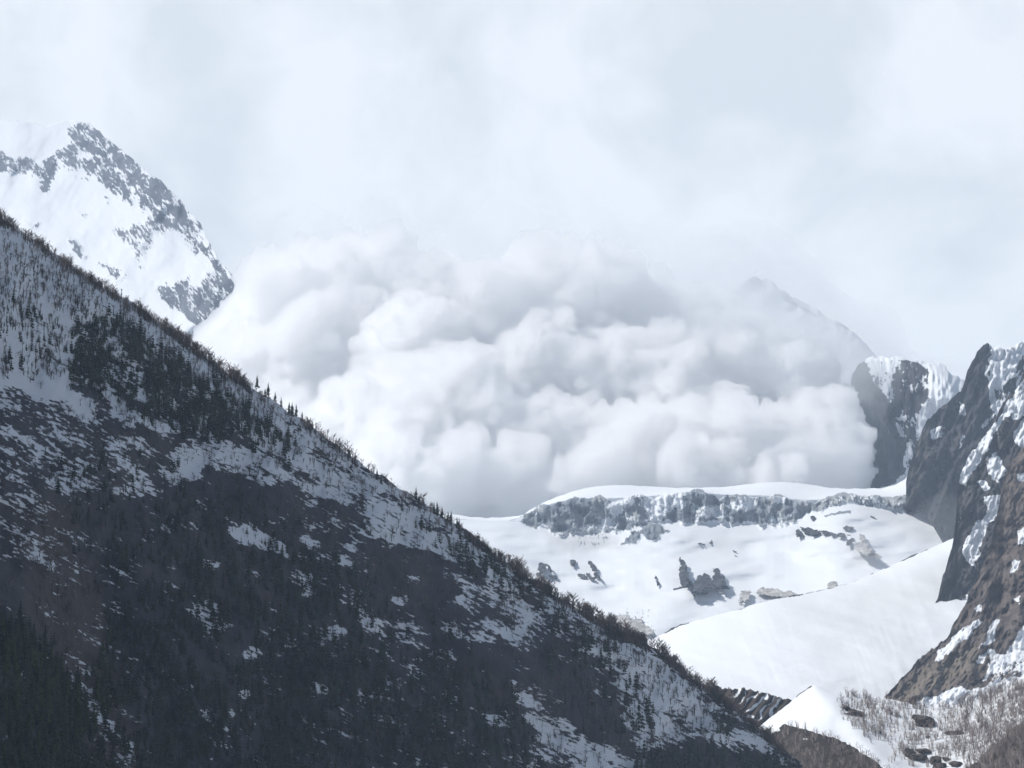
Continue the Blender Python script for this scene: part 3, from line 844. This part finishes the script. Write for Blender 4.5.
def conifer_crown(rs, tiers=9, blades=8, narrow=0.20):
    """unit height; whorls of drooping ragged branch fans"""
    V, Fc = [], []
    for t in range(tiers):
        f = t / (tiers - 1)
        z = 0.10 + 0.84 * f
        r = narrow * (1 - f) ** 0.8 * rs.uniform(0.75, 1.2) + 0.012
        a0 = rs.uniform(0, 6.28)
        for k in range(blades):
            if rs.random() < 0.12: continue
            a = a0 + 6.283 * k / blades + rs.uniform(-0.3, 0.3)
            rr = r * rs.uniform(0.6, 1.25)
            c, s = math.cos(a), math.sin(a)
            wd = rr * 0.42
            zz = z + rs.uniform(-0.02, 0.02)
            tip = np.array([c * rr, s * rr, zz - 0.45 * rr - 0.01])
            l = np.array([c * rr * .55 - s * wd, s * rr * .55 + c * wd, zz - 0.30 * rr])
            q = np.array([c * rr * .55 + s * wd, s * rr * .55 - c * wd, zz - 0.30 * rr])
            top = np.array([0, 0, zz + 0.055])
            low = np.array([c * rr * .5, s * rr * .5, zz - 0.62 * rr - 0.02])
            add(V, Fc, [top, l, tip, q, low], [(0, 1, 2), (0, 2, 3), (1, 4, 2), (2, 4, 3)])
    add(V, Fc, *strip_tri(np.array([0, 0, 0.88]), np.array([0, 0, 1.02]), 0.012))
    return np.array(V), np.array(Fc)


def conifer_trunk():
    V, Fc = [], []
    for z, r in ((-0.06, 0.022), (0.35, 0.016), (0.96, 0.003)):
        for k in range(5):
            V.append((r * math.cos(k * 1.2566), r * math.sin(k * 1.2566), z))
    for j in range(2):
        for k in range(5):
            a, b = j * 5 + k, j * 5 + (k + 1) % 5
            Fc += [(a, b, b + 5), (a, b + 5, a + 5)]
    return np.array(V), np.array(Fc)


def bare_tree(rs, limbs=7, twigs=5, spread=0.32, stems=1, wid=1.0):
    """unit height leafless tree or shrub: stems, forking limbs, fans of twigs"""
    V, Fc = [], []
    for st in range(stems):
        bx, by = (rs.uniform(-.1, .1), rs.uniform(-.1, .1)) if stems > 1 else (0, 0)
        top = np.array([bx * 2.5 + rs.uniform(-.08, .08), by * 2.5 + rs.uniform(-.08, .08), rs.uniform(.8, 1.0)])
        b0 = np.array([bx, by, -0.06])
        add(V, Fc, *strip_tri(b0, top, 0.022 * wid))
        for k in range(limbs):
            f = rs.uniform(0.22, 0.85)
            p = b0 + (top - b0) * f
            a = rs.uniform(0, 6.28)
            ln = spread * (1.15 - f * 0.7) * rs.uniform(0.7, 1.2)
            e = p + np.array([math.cos(a) * ln, math.sin(a) * ln, ln * rs.uniform(0.7, 1.5)])
            add(V, Fc, *strip_tri(p, e, 0.012 * wid))
            for _ in range(twigs):
                g_ = rs.uniform(0.3, 1.0)
                q = p + (e - p) * g_
                a2 = a + rs.uniform(-1.2, 1.2)
                l2 = ln * rs.uniform(0.35, 0.7)
                add(V, Fc, *strip_tri(q, q + np.array([math.cos(a2) * l2, math.sin(a2) * l2, l2 * rs.uniform(0.4, 1.5)]), 0.0075 * wid))
    return np.array(V), np.array(Fc)


rs = random.Random(5)
CROWNS = [conifer_crown(rs, 9, 8, rs.uniform(0.17, 0.24)) for _ in range(5)]
CROWN_LITE = [conifer_crown(rs, 6, 6, rs.uniform(0.18, 0.25)) for _ in range(4)]
TRUNK = conifer_trunk()
BARE = [bare_tree(rs, 9, 6, rs.uniform(.26, .36), wid=1.7) for _ in range(6)]
BARE_LITE = [bare_tree(rs, 7, 4, rs.uniform(.28, .38), wid=2.2) for _ in range(5)]
SCRUB = [bare_tree(rs, 4, 4, .30, stems=3) for _ in range(6)]
SCRUB_LITE = [bare_tree(rs, 3, 3, .30, stems=3, wid=1.5) for _ in range(4)]


def scatter(template_list, P, Hh, mat, name, label, cat):
    V, Fc, n = [], [], 0
    k = rng.integers(0, len(template_list), len(P))
    a = rng.uniform(0, 6.283, len(P))
    for i in range(len(template_list)):
        sel = np.where(k == i)[0]
        if not len(sel): continue
        v, f = template_list[i]
        ca, sa = np.cos(a[sel])[:, None], np.sin(a[sel])[:, None]
        wsc = rng.uniform(0.85, 1.25, len(sel))[:, None]
        x = (v[None, :, 0] * ca - v[None, :, 1] * sa) * Hh[sel][:, None] * wsc + P[sel][:, 0:1]
        y = (v[None, :, 0] * sa + v[None, :, 1] * ca) * Hh[sel][:, None] * wsc + P[sel][:, 1:2]
        z = v[None, :, 2] * Hh[sel][:, None] + P[sel][:, 2:3]
        V.append(np.stack([x, y, z], -1).reshape(-1, 3))
        ff = f[None] + (np.arange(len(sel)) * len(v))[:, None, None] + n
        Fc.append(ff.reshape(-1, 3)); n += len(sel) * len(v)
    o = mesh_obj(name, np.concatenate(V), np.concatenate(Fc), mat, smooth=False)
    return tag(o, label, cat, kind='stuff')


def sample(fn, n, x0, x1, y0, y1):
    """points in the picture with density fn(px, py) in 0..1"""
    px = rng.uniform(x0, x1, n); py = rng.uniform(y0, y1, n)
    keep = rng.uniform(0, 1, n) < fn(px, py)
    return px[keep], py[keep]


def on_hill(px, py):
    tp = hill_ts(px)
    return at(px, py, hill_depth(px, py, tp) - 0.3)


# where conifers grow on the hillside
def conifer_density(px, py):
    d = py - hill_top(px)
    v = np.zeros(px.shape)
    v = np.maximum(v, 0.80 * poly(px, py, [(78, 335), (95, 318), (140, 338), (190, 372), (235, 405), (250, 440), (215, 440), (170, 425), (120, 395), (75, 385)], 13))
    v = np.maximum(v, 0.55 * poly(px, py, [(235, 400), (300, 450), (290, 470), (240, 440)], 6))
    v = np.maximum(v, 0.5 * poly(px, py, [(400, 510), (440, 520), (500, 570), (540, 600), (520, 600), (460, 565)], 8))
    v = np.maximum(v, 0.40 * poly(px, py, [(60, 470), (180, 470), (330, 560), (420, 640), (500, 700), (560, 780), (60, 780), (120, 600)], 25))
    v = np.maximum(v, 0.95 * poly(px, py, [(-30, 620), (30, 630), (60, 680), (100, 730), (110, 790), (-30, 790)], 14))
    v = np.maximum(v, 0.6 * poly(px, py, [(140, 640), (400, 660), (500, 720), (560, 790), (130, 790)], 20))
    v = np.maximum(v, 0.9 * poly(px, py, [(640, 760), (660, 752), (720, 748), (790, 770), (790, 795), (620, 795)], 5))
    v = np.maximum(v, 0.7 * poly(px, py, [(715, 715), (735, 715), (735, 745), (715, 745)], 3))
    v = np.maximum(v, 0.25 * poly(px, py, [(0, 300), (70, 320), (70, 380), (0, 370)], 10))
    v = np.maximum(v, 0.3 * poly(px, py, [(560, 620), (620, 650), (660, 740), (600, 740), (540, 660)], 12))
    v = v * (0.35 + 0.65 * (fbm(px / 40, py / 30, 0, 301, 3) > -0.25))
    return v * (d > 4)


cx, cyy = sample(conifer_density, 34000, -40, 800, 230, 795)
cx2, cyy2 = sample(conifer_density, 5500, 70, 310, 310, 480)
cx = np.concatenate([cx, cx2]); cyy = np.concatenate([cyy, cyy2])
ch = (4.5 + 8.5 * rng.uniform(0, 1, len(cx)) ** 1.6) * (0.85 + 0.3 * (cyy > 560) + 0.35 * ((cx < 120) & (cyy > 620)))
crest_con = [(257, 385, 13), (268, 394, 14.5), (289, 412, 13), (292, 414, 15), (296, 415, 13.5), (302, 419, 10), (312, 428, 11), (336, 446, 11), (349, 455, 10), (416, 497, 12.5), (419, 500, 8), (434, 512, 13), (437, 514, 15), (442, 517, 13), (448, 521, 12.5), (451, 522, 14), (457, 527, 12.5), (459, 528, 13.5), (511, 566, 9), (265, 395, 9), (275, 400, 11), (281, 405, 11), (596, 619, 8), (225, 415, 19), (229, 418, 16), (238, 421, 15), (206, 404, 15), (377, 478, 12), (381, 482, 10), (85, 706, 20)]
crx = np.array([c[0] for c in crest_con], float); cry = np.array([c[1] + 1.5 for c in crest_con], float)
crh = np.array([c[2] for c in crest_con], float) * 0.66
cx = np.concatenate([cx, crx]); cyy = np.concatenate([cyy, cry]); ch = np.concatenate([ch, crh])
is_crest = np.zeros(len(cx), bool); is_crest[-len(crest_con):] = True
CPOS = on_hill(cx, cyy)
ch = ch * CPOS[:, 1] / 1600
view_h = ch / CPOS[:, 1] * FPX
inframe = (cx > 2) & (cx < 1020) & (cyy < 764)
order = np.argsort(-(view_h * inframe + 100 * is_crest))
ind = order[:290]; rest = order[290:]

# conifers one by one
protos = []
for i, (v, f) in enumerate(CROWNS):
    root = bpy.data.objects.new("conifer", None)
    protos.append((v, f))
crown_me = []
trunk_me = None
for i, (v, f) in enumerate(CROWNS):
    for mat in (NEEDLE, NEEDLE_LIGHT):
        o = mesh_obj("crown", v, f, mat, smooth=False)
        crown_me.append(o.data); bpy.data.objects.remove(o)
o = mesh_obj("trunk", *TRUNK, BARK); trunk_me = o.data; bpy.data.objects.remove(o)

CREST_LABELS = {
    0: "lone spiky conifer standing highest on the open ridge crest against the cloud",
    1: "second spiky conifer on the ridge crest, taller and just below the lone one",
    3: "tallest conifer in the first clump on the ridge crest against the cloud",
    9: "single ragged conifer on the ridge crest just above the lower clump",
    12: "tallest conifer in the lower ridge clump beside the snow shelf",
    15: "conifer with a pointed top in the right half of the lower ridge clump",
    17: "rightmost conifer of the lower ridge clump, next to the bright snow",
    23: "large dark conifer standing out at the right end of the dark tree belt",
    29: "solitary dark conifer on the brown strip at the lower left",
}


def put_tree(name, loc, h, rz, crown, label, group, cat="tree"):
    r = bpy.data.objects.new(name, None)
    r.location = loc; r.rotation_euler = (0, 0, rz); r.scale = (h, h, h)
    col.objects.link(r)
    tag(r, label, cat, group)
    t = bpy.data.objects.new("trunk", trunk_me); col.objects.link(t); t.parent = r
    c = bpy.data.objects.new("crown", crown); col.objects.link(c); c.parent = r
    return r


n_c = len(cx) - len(crest_con)
for q in ind:
    x, y = cx[q], cyy[q]
    light = rng.random() < 0.5 and y > 620 and x < 110
    cr = crown_me[2 * int(rng.integers(0, 5)) + (1 if light else 0)]
    if is_crest[q]:
        k = q - n_c
        if k in CREST_LABELS:
            lab, grp = CREST_LABELS[k], "conifers on the wooded hillside"
        elif k in (23, 24, 25, 26):
            lab, grp = "big dark conifer at the right end of the dark tree belt", "conifers at the end of the tree belt"
        else:
            lab, grp = "small dark conifer along the hillside's ridge crest among bare trees", "conifers along the ridge crest"
    elif x < 125 and y > 600:
        lab, grp = "dark green conifer in the forest at the lower left corner", "conifers in the lower left forest"
    elif x > 600:
        lab, grp = "dark conifer at the foot of the hillside near the bottom centre", "conifers at the foot of the hillside"
    elif y > 560:
        lab, grp = "dark conifer scattered over the shaded lower hillside", "conifers on the lower hillside"
    else:
        lab, grp = "dark conifer in the belt of trees across the upper hillside", "conifers in the tree belt"
    put_tree("conifer", CPOS[q], float(ch[q]), float(rng.uniform(0, 6.28)), cr, lab, grp)
scatter(CROWN_LITE, CPOS[rest], ch[rest], NEEDLE, "conifer_forest", "mass of small dark conifers covering the shaded hillside", "forest")


# bare trees on the hillside
def bare_density(px, py):
    d = py - hill_top(px)
    v = np.zeros(px.shape)
    v = np.maximum(v, 0.85 * np.clip(1 - (d - 40) / 22, 0, 1) * np.clip((360 - px) / 60, 0, 1))
    v = np.maximum(v, 0.50 * np.clip(1 - (d - 14) / 24, 0, 1) * (px > 300))
    v = np.maximum(v, 0.95 * poly(px, py, [(-40, 245), (20, 268), (100, 322), (150, 345), (215, 388), (200, 395), (120, 345), (60, 315), (-40, 270)], 5))
    v = np.maximum(v, 0.85 * poly(px, py, [(-40, 270), (30, 290), (78, 335), (74, 385), (-40, 372)], 8))
    v = np.maximum(v, 0.35 * poly(px, py, [(80, 380), (190, 430), (240, 440), (330, 468), (320, 490), (200, 470), (90, 410)], 8))
    v = np.maximum(v, 0.55 * poly(px, py, [(220, 415), (300, 460), (350, 500), (300, 490), (225, 450)], 8))
    v = np.maximum(v, 0.85 * poly(px, py, [(500, 560), (560, 602), (640, 645), (690, 680), (700, 700), (640, 680), (560, 640), (500, 590)], 8))
    v = np.maximum(v, 0.45 * poly(px, py, [(560, 640), (650, 690), (700, 700), (790, 770), (640, 770), (560, 700)], 10))
    v = np.maximum(v, 0.30 * poly(px, py, [(430, 500), (520, 580), (600, 680), (560, 690), (480, 610), (420, 550)], 12))
    v = np.maximum(v, 0.15 * (py > 400))
    v = np.maximum(v, 0.32 * poly(px, py, [(20, 500), (60, 490), (100, 560), (130, 680), (160, 768), (100, 780), (50, 680), (15, 600)], 16))
    cl = fbm(px / 22, py / 34, 0, 305, 3)
    return v * (d > 2) * np.clip(0.75 + 0.9 * cl, 0.12, 1)


bx, by = sample(bare_density, 60000, -40, 800, 215, 790)
# dense fringe along the very crest
fx = rng.uniform(-40, 790, 4600); fy = hill_top(fx) + rng.uniform(0.5, 9, 4600)
keep = rng.uniform(0, 1, 4600) < np.where(fx < 250, 0.95, np.where(fx < 470, 0.22, 0.8)) * np.clip(0.95 + 1.0 * fbm(fx / 11, 0 * fx, 0, 307, 3), 0.3, 1)
bx = np.concatenate([bx, fx[keep]]); by = np.concatenate([by, fy[keep]])
bh = 2.6 + 4.2 * rng.uniform(0, 1, len(bx)) ** 1.5
near_crest = by - hill_top(bx) < 8
bh = np.where(near_crest, (2.6 + 5.4 * rng.uniform(0, 1, len(bx)) ** 2.0) * (0.8 + 0.5 * np.clip(fbm(bx / 14, 0 * bx, 0, 306, 3) + 0.4, 0, 1)), bh)
bh = np.where(near_crest & (bx > 500) & (bx < 760), bh * 1.15, bh)
BPOS = on_hill(bx, by)
bh = bh * BPOS[:, 1] / 1600
inframe = (bx > 2) & (bx < 1020) & (by < 764)
on_edge = (by - hill_top(bx) < 6) & inframe
order = np.argsort(-(bh / BPOS[:, 1] * FPX * inframe + 100 * on_edge * (rng.uniform(0, 1, len(bx)) < 0.5) + 3 * on_edge))
ind, rest = order[:290], order[290:]
bare_me = []
for v, f in BARE:
    o = mesh_obj("bare_tree", v, f, TWIG, smooth=False); bare_me.append(o.data); bpy.data.objects.remove(o)
for q in ind:
    r = bpy.data.objects.new("bare_tree", bare_me[int(rng.integers(0, len(bare_me)))])
    r.location = BPOS[q]; r.rotation_euler = (0, 0, float(rng.uniform(0, 6.28))); hh = float(bh[q]); r.scale = (hh, hh, hh)
    col.objects.link(r)
    x = bx[q]
    if not on_edge[q]:
        tag(r, "leafless grey brown tree on the hillside below the ridge crest", "tree", "bare trees on the hillside")
    elif x < 215:
        tag(r, "leafless tree on the upper ridge crest in front of the snowy peak", "tree", "bare trees on the upper ridge crest")
    elif x < 470:
        tag(r, "leafless tree on the ridge crest in front of the powder cloud", "tree", "bare trees on the middle ridge crest")
    elif x < 660:
        tag(r, "leafless tree on the ridge crest in front of the bright glacier snow", "tree", "bare trees on the lower ridge crest")
    else:
        tag(r, "leafless tree at the low end of the ridge beside the snow basin", "tree", "bare trees at the end of the ridge")
scatter(BARE_LITE, BPOS[rest], bh[rest], TWIG, "bare_woodland", "thicket of leafless grey brown trees spread over the snowy hillside", "woodland")


# scrub on the knoll
def scrub_density(px, py):
    d = py - knoll_top(px)
    v = np.zeros(px.shape)
    v = np.maximum(v, 0.75 * poly(px, py, [(835, 690), (885, 696), (905, 705), (890, 745), (862, 738), (845, 715)], 8))
    v = np.maximum(v, 0.45 * poly(px, py, [(890, 700), (960, 710), (970, 760), (900, 768)], 10))
    v = np.maximum(v, 0.62 * poly(px, py, [(960, 708), (1030, 675), (1070, 665), (1070, 730), (1000, 735), (975, 760), (930, 760), (950, 730)], 8))
    v = np.maximum(v, 0.8 * (d < 5) * (px > 880))
    v = v * (1 - poly(px, py, KDARK, 2)) + 0.3 * poly(px, py, KDARK, 4) + 0.5 * poly(px, py, KDARK2, 4)
    return v * (d > 0.5) * (px > 745)


sx, sy = sample(scrub_density, 6500, 742, 1070, 684, 790)
sh = rng.uniform(3.5, 7.0, len(sx)) * np.where(sx > 950, 1.45, 1.0)
ky = knoll_depth(sx, sy, knoll_ts(sx))
SPOS = at(sx, sy, ky - 0.3)
inframe = (sx < 1022) & (sy < 766)
order = np.argsort(-(sh * inframe))
ind, rest = order[:290], order[290:]
scrub_me = []
for v, f in SCRUB:
    o = mesh_obj("bare_shrub", v, f, TWIG_PALE, smooth=False); scrub_me.append(o.data); bpy.data.objects.remove(o)
for q in ind:
    r = bpy.data.objects.new("bare_shrub", scrub_me[int(rng.integers(0, len(scrub_me)))])
    hh = float(sh[q])
    r.location = SPOS[q]; r.rotation_euler = (0, 0, float(rng.uniform(0, 6.28))); r.scale = (hh, hh, hh)
    col.objects.link(r)
    if sx[q] > 950:
        tag(r, "tall leafless shrub in the dense brown scrub at the knoll's right side", "shrub", "tall shrubs on the right of the knoll")
    elif sx[q] > 890:
        tag(r, "leafless shrub on the middle of the snowy knoll around the dark boulders", "shrub", "shrubs in the middle of the knoll")
    else:
        tag(r, "thin leafless shrub on the knoll's left snow slope", "shrub", "shrubs on the left of the knoll")
scatter(SCRUB_LITE, SPOS[rest], sh[rest], TWIG_PALE, "bare_scrub", "low leafless scrub poking through the snow of the knoll", "scrub")


# ------------------------------------------------------------------ powder cloud and mist
def largest_shell(me):
    """keep only the outermost closed surface: stray cavities inside are dropped"""
    nv, ne = len(me.vertices), len(me.edges)
    E = np.empty(ne * 2, np.int32); me.edges.foreach_get('vertices', E); E = E.reshape(-1, 2)
    lab = np.arange(nv)
    while True:
        m = np.minimum(lab[E[:, 0]], lab[E[:, 1]])
        new = lab.copy()
        np.minimum.at(new, E[:, 0], m); np.minimum.at(new, E[:, 1], m)
        new = new[new]
        if (new == lab).all(): break
        lab = new
    ids, cnt = np.unique(lab, return_counts=True)
    if len(ids) == 1: return me
    keepv = lab == ids[np.argmax(cnt)]
    co = np.empty(nv * 3, np.float32); me.vertices.foreach_get('co', co); co = co.reshape(-1, 3)
    nl = len(me.loops)
    li = np.empty(nl, np.int32); me.loops.foreach_get('vertex_index', li)
    F = li.reshape(-1, 4)
    F = F[keepv[F[:, 0]]]
    remap = np.cumsum(keepv) - 1
    o = mesh_obj("shell", co[keepv], remap[F], None)
    out = o.data
    bpy.data.objects.remove(o)
    return out


def billow(name, lobes, voxel, kids, mat, label, cat, kind=None, disp=(14, 90, 6, 36), seed=3, kid_r=(0.28, 0.46), grand=0):
    """cauliflower cloud: big lobes, smaller lobes budding from them, fused into one closed surface"""
    r_ = random.Random(seed)
    balls = []
    for px, py, rp, Y in lobes:
        c = at(px, py, Y); R0 = rp * Y / FPX
        balls.append((c, R0))
        for _ in range(kids):
            d = Vector((r_.gauss(0, 1), r_.gauss(-0.55, 0.9), r_.gauss(0.35, 0.9))).normalized()
            rr = R0 * r_.uniform(*kid_r)
            c2 = c + np.array(d) * (R0 * 0.98 - rr * 0.25)
            balls.append((c2, rr))
            for _ in range(grand):
                e = (Vector((r_.gauss(0, 1), r_.gauss(0, 1), r_.gauss(0, 1))).normalized() * 0.8 + d * 0.8).normalized()
                r3 = rr * r_.uniform(0.2, 0.48)
                balls.append((c2 + np.array(e) * (rr * 0.95 - r3 * 0.2), r3))
    V, Fc, n = [], [], 0
    for c, rr in balls:
        v, f = ICO1 if rr < 40 else ICO2
        V.append(v * rr + c); Fc.append(f + n); n += len(v)
    o = mesh_obj(name, np.concatenate(V), np.concatenate(Fc), None)
    md = o.modifiers.new("fuse", 'REMESH'); md.mode = 'VOXEL'; md.voxel_size = voxel; md.use_smooth_shade = True
    sm = o.modifiers.new("soften", 'SMOOTH'); sm.iterations = 1; sm.factor = 0.5
    dg = bpy.context.evaluated_depsgraph_get()
    me = bpy.data.meshes.new_from_object(o.evaluated_get(dg))
    o.modifiers.clear(); o.data = me
    me = largest_shell(me)
    o.data = me
    k = len(me.vertices)
    P = np.empty(k * 3, np.float32); me.vertices.foreach_get('co', P); P = P.reshape(-1, 3).astype(float)
    Nn = np.empty(k * 3, np.float32); me.vertices.foreach_get('normal', Nn); Nn = Nn.reshape(-1, 3)
    a1, w1, a2, w2 = disp
    d = a1 * (np.abs(fbm(P[:, 0] / w1, P[:, 1] / w1, P[:, 2] / w1, seed, 3, 0.5)) * 2 - 0.5) + a2 * (np.abs(fbm(P[:, 0] / w2, P[:, 1] / w2, P[:, 2] / w2, seed + 5, 3, 0.55)) * 2 - 0.5)
    P = P + Nn * d[:, None]
    me.vertices.foreach_set('co', P.astype(np.float32).ravel()); me.update()
    # fuse once more: the billows may have grown into one another
    md = o.modifiers.new("fuse", 'REMESH'); md.mode = 'VOXEL'; md.voxel_size = voxel * 0.9; md.use_smooth_shade = True
    me = bpy.data.meshes.new_from_object(o.evaluated_get(bpy.context.evaluated_depsgraph_get()))
    o.modifiers.clear()
    me = largest_shell(me)
    o.data = me
    me.name = name
    me.materials.clear(); me.materials.append(mat)
    return tag(o, label, cat, kind=kind)


POWDER = volume_mat("snow_powder", (1.0, 1.0, 1.0), 0.115, 0.845)
LOBES = [
    # x, y, radius in picture px, distance
    (238, 345, 40, 5950), (262, 385, 60, 5900), (300, 300, 55, 5950), (370, 296, 58, 5950), (330, 350, 62, 5800), (300, 430, 70, 5800),
    (440, 318, 58, 5900), (410, 360, 58, 5650), (385, 430, 62, 5550), (475, 368, 26, 5420), (500, 325, 62, 5800), (545, 300, 56, 5850),
    (450, 400, 55, 5550), (420, 432, 50, 5400), (490, 432, 45, 5420), (540, 440, 42, 5400), (540, 380, 60, 5650), (590, 312, 58, 5800),
    (600, 390, 62, 5650), (645, 330, 50, 5850), (690, 345, 48, 5850), (665, 400, 62, 5600), (590, 455, 45, 5450), (650, 460, 48, 5430),
    (730, 380, 60, 5700), (710, 450, 55, 5450), (775, 400, 55, 5650), (770, 455, 52, 5450), (820, 430, 42, 5480), (830, 460, 40, 5400),
    (800, 370, 36, 5800), (425, 490, 55, 5500), (490, 490, 45, 5450), (545, 492, 30, 5300), (570, 482, 20, 5230), (520, 500, 24, 5280), (640, 495, 50, 5420), (740, 495, 50, 5420), (815, 495, 48, 5400),
    (350, 480, 70, 5650), (455, 472, 42, 5290), (600, 478, 42, 5300), (690, 482, 46, 5300), (775, 482, 44, 5310), (400, 465, 48, 5350), (510, 478, 36, 5290), (650, 440, 36, 5340), (735, 435, 36, 5350)]
billow("powder_cloud", LOBES, 5.5, 22, POWDER, "huge billowing white cloud of avalanche powder rolling over the glacier shelf", "cloud", grand=5, kid_r=(0.20, 0.42), disp=(15, 62, 8, 21))

MIST = volume_mat("mist", (0.985, 0.99, 1.0), 0.0021, 0.0)
MIST_LOBES = [(738, 282, 52, 7700), (700, 285, 40, 7700), (775, 300, 40, 7600), (820, 330, 44, 7500), (855, 350, 36, 7500), (205, 205, 38, 6500), (120, 130, 34, 6900), (215, 300, 40, 6300), (232, 245, 40, 6450), (172, 182, 26, 6600), (250, 285, 34, 6450), (745, 290, 26, 7000), (790, 340, 34, 6800), (830, 356, 32, 6800), (865, 372, 28, 6800), (750, 328, 36, 6800), (690, 345, 70, 7300), (740, 362, 62, 7200), (790, 378, 62, 7100), (850, 395, 62, 7000), (910, 420, 64, 7000), (640, 330, 70, 7400), (700, 330, 60, 6300), (760, 350, 60, 6200), (815, 375, 55, 6250), (660, 310, 45, 6400), (590, 300, 55, 6500)]
VEIL = volume_mat("powder_veil", (0.99, 0.995, 1.0), 0.0022, 0.0)
VEIL_LOBES = [(300, 290, 62, 5800), (370, 280, 66, 5800), (440, 290, 66, 5750), (510, 290, 70, 5750), (580, 290, 70, 5750), (650, 300, 70, 5750), (710, 320, 72, 5750), (770, 350, 72, 5700), (820, 390, 66, 5600),
              (850, 440, 44, 5300), (700, 420, 80, 5300), (600, 400, 80, 5350), (780, 440, 66, 5280), (500, 420, 76, 5350), (420, 440, 70, 5400)]
billow("powder_veil", VEIL_LOBES, 22.0, 9, VEIL, "thin drifting snow dust hanging round the big powder cloud", "mist", kind='stuff', disp=(45, 170, 26, 60), seed=21, grand=2)
billow("mist_bank", MIST_LOBES, 45.0, 6, MIST, "pale mist drifting round the distant ridge behind the powder cloud", "mist", kind='stuff', disp=(70, 300, 34, 110), seed=9)

DUST = volume_mat("snow_dust", (0.985, 0.99, 1.0), 0.0008, 0.2)
billow("snow_dust", [(930, 490, 30, 4640), (945, 530, 30, 4450), (905, 545, 34, 4420), (870, 555, 30, 4420), (925, 440, 22, 4780)], 26.0, 5, DUST, "thin veil of drifting snow dust at the foot of the dark cliffs", "mist", kind='stuff', disp=(45, 160, 22, 60), seed=12)

# ------------------------------------------------------------------ air
HAZE = volume_mat("air_haze", (0.66, 0.81, 1.0), 4.4e-5, 0.1)
hx, hy0, hy1, hz0, hz1 = 15600.0, -6100.0, 22100.0, -1.0, 2700.0
hv = [(x, y, z) for x in (-hx, hx) for y in (hy0, hy1) for z in (hz0, hz1)]
hf = [(0, 1, 3, 2), (4, 6, 7, 5), (0, 4, 5, 1), (2, 3, 7, 6), (0, 2, 6, 4), (1, 5, 7, 3)]
tag(mesh_obj("haze", hv, hf, HAZE, smooth=False), "thin bluish mountain haze filling the valley air", "haze", kind='stuff')
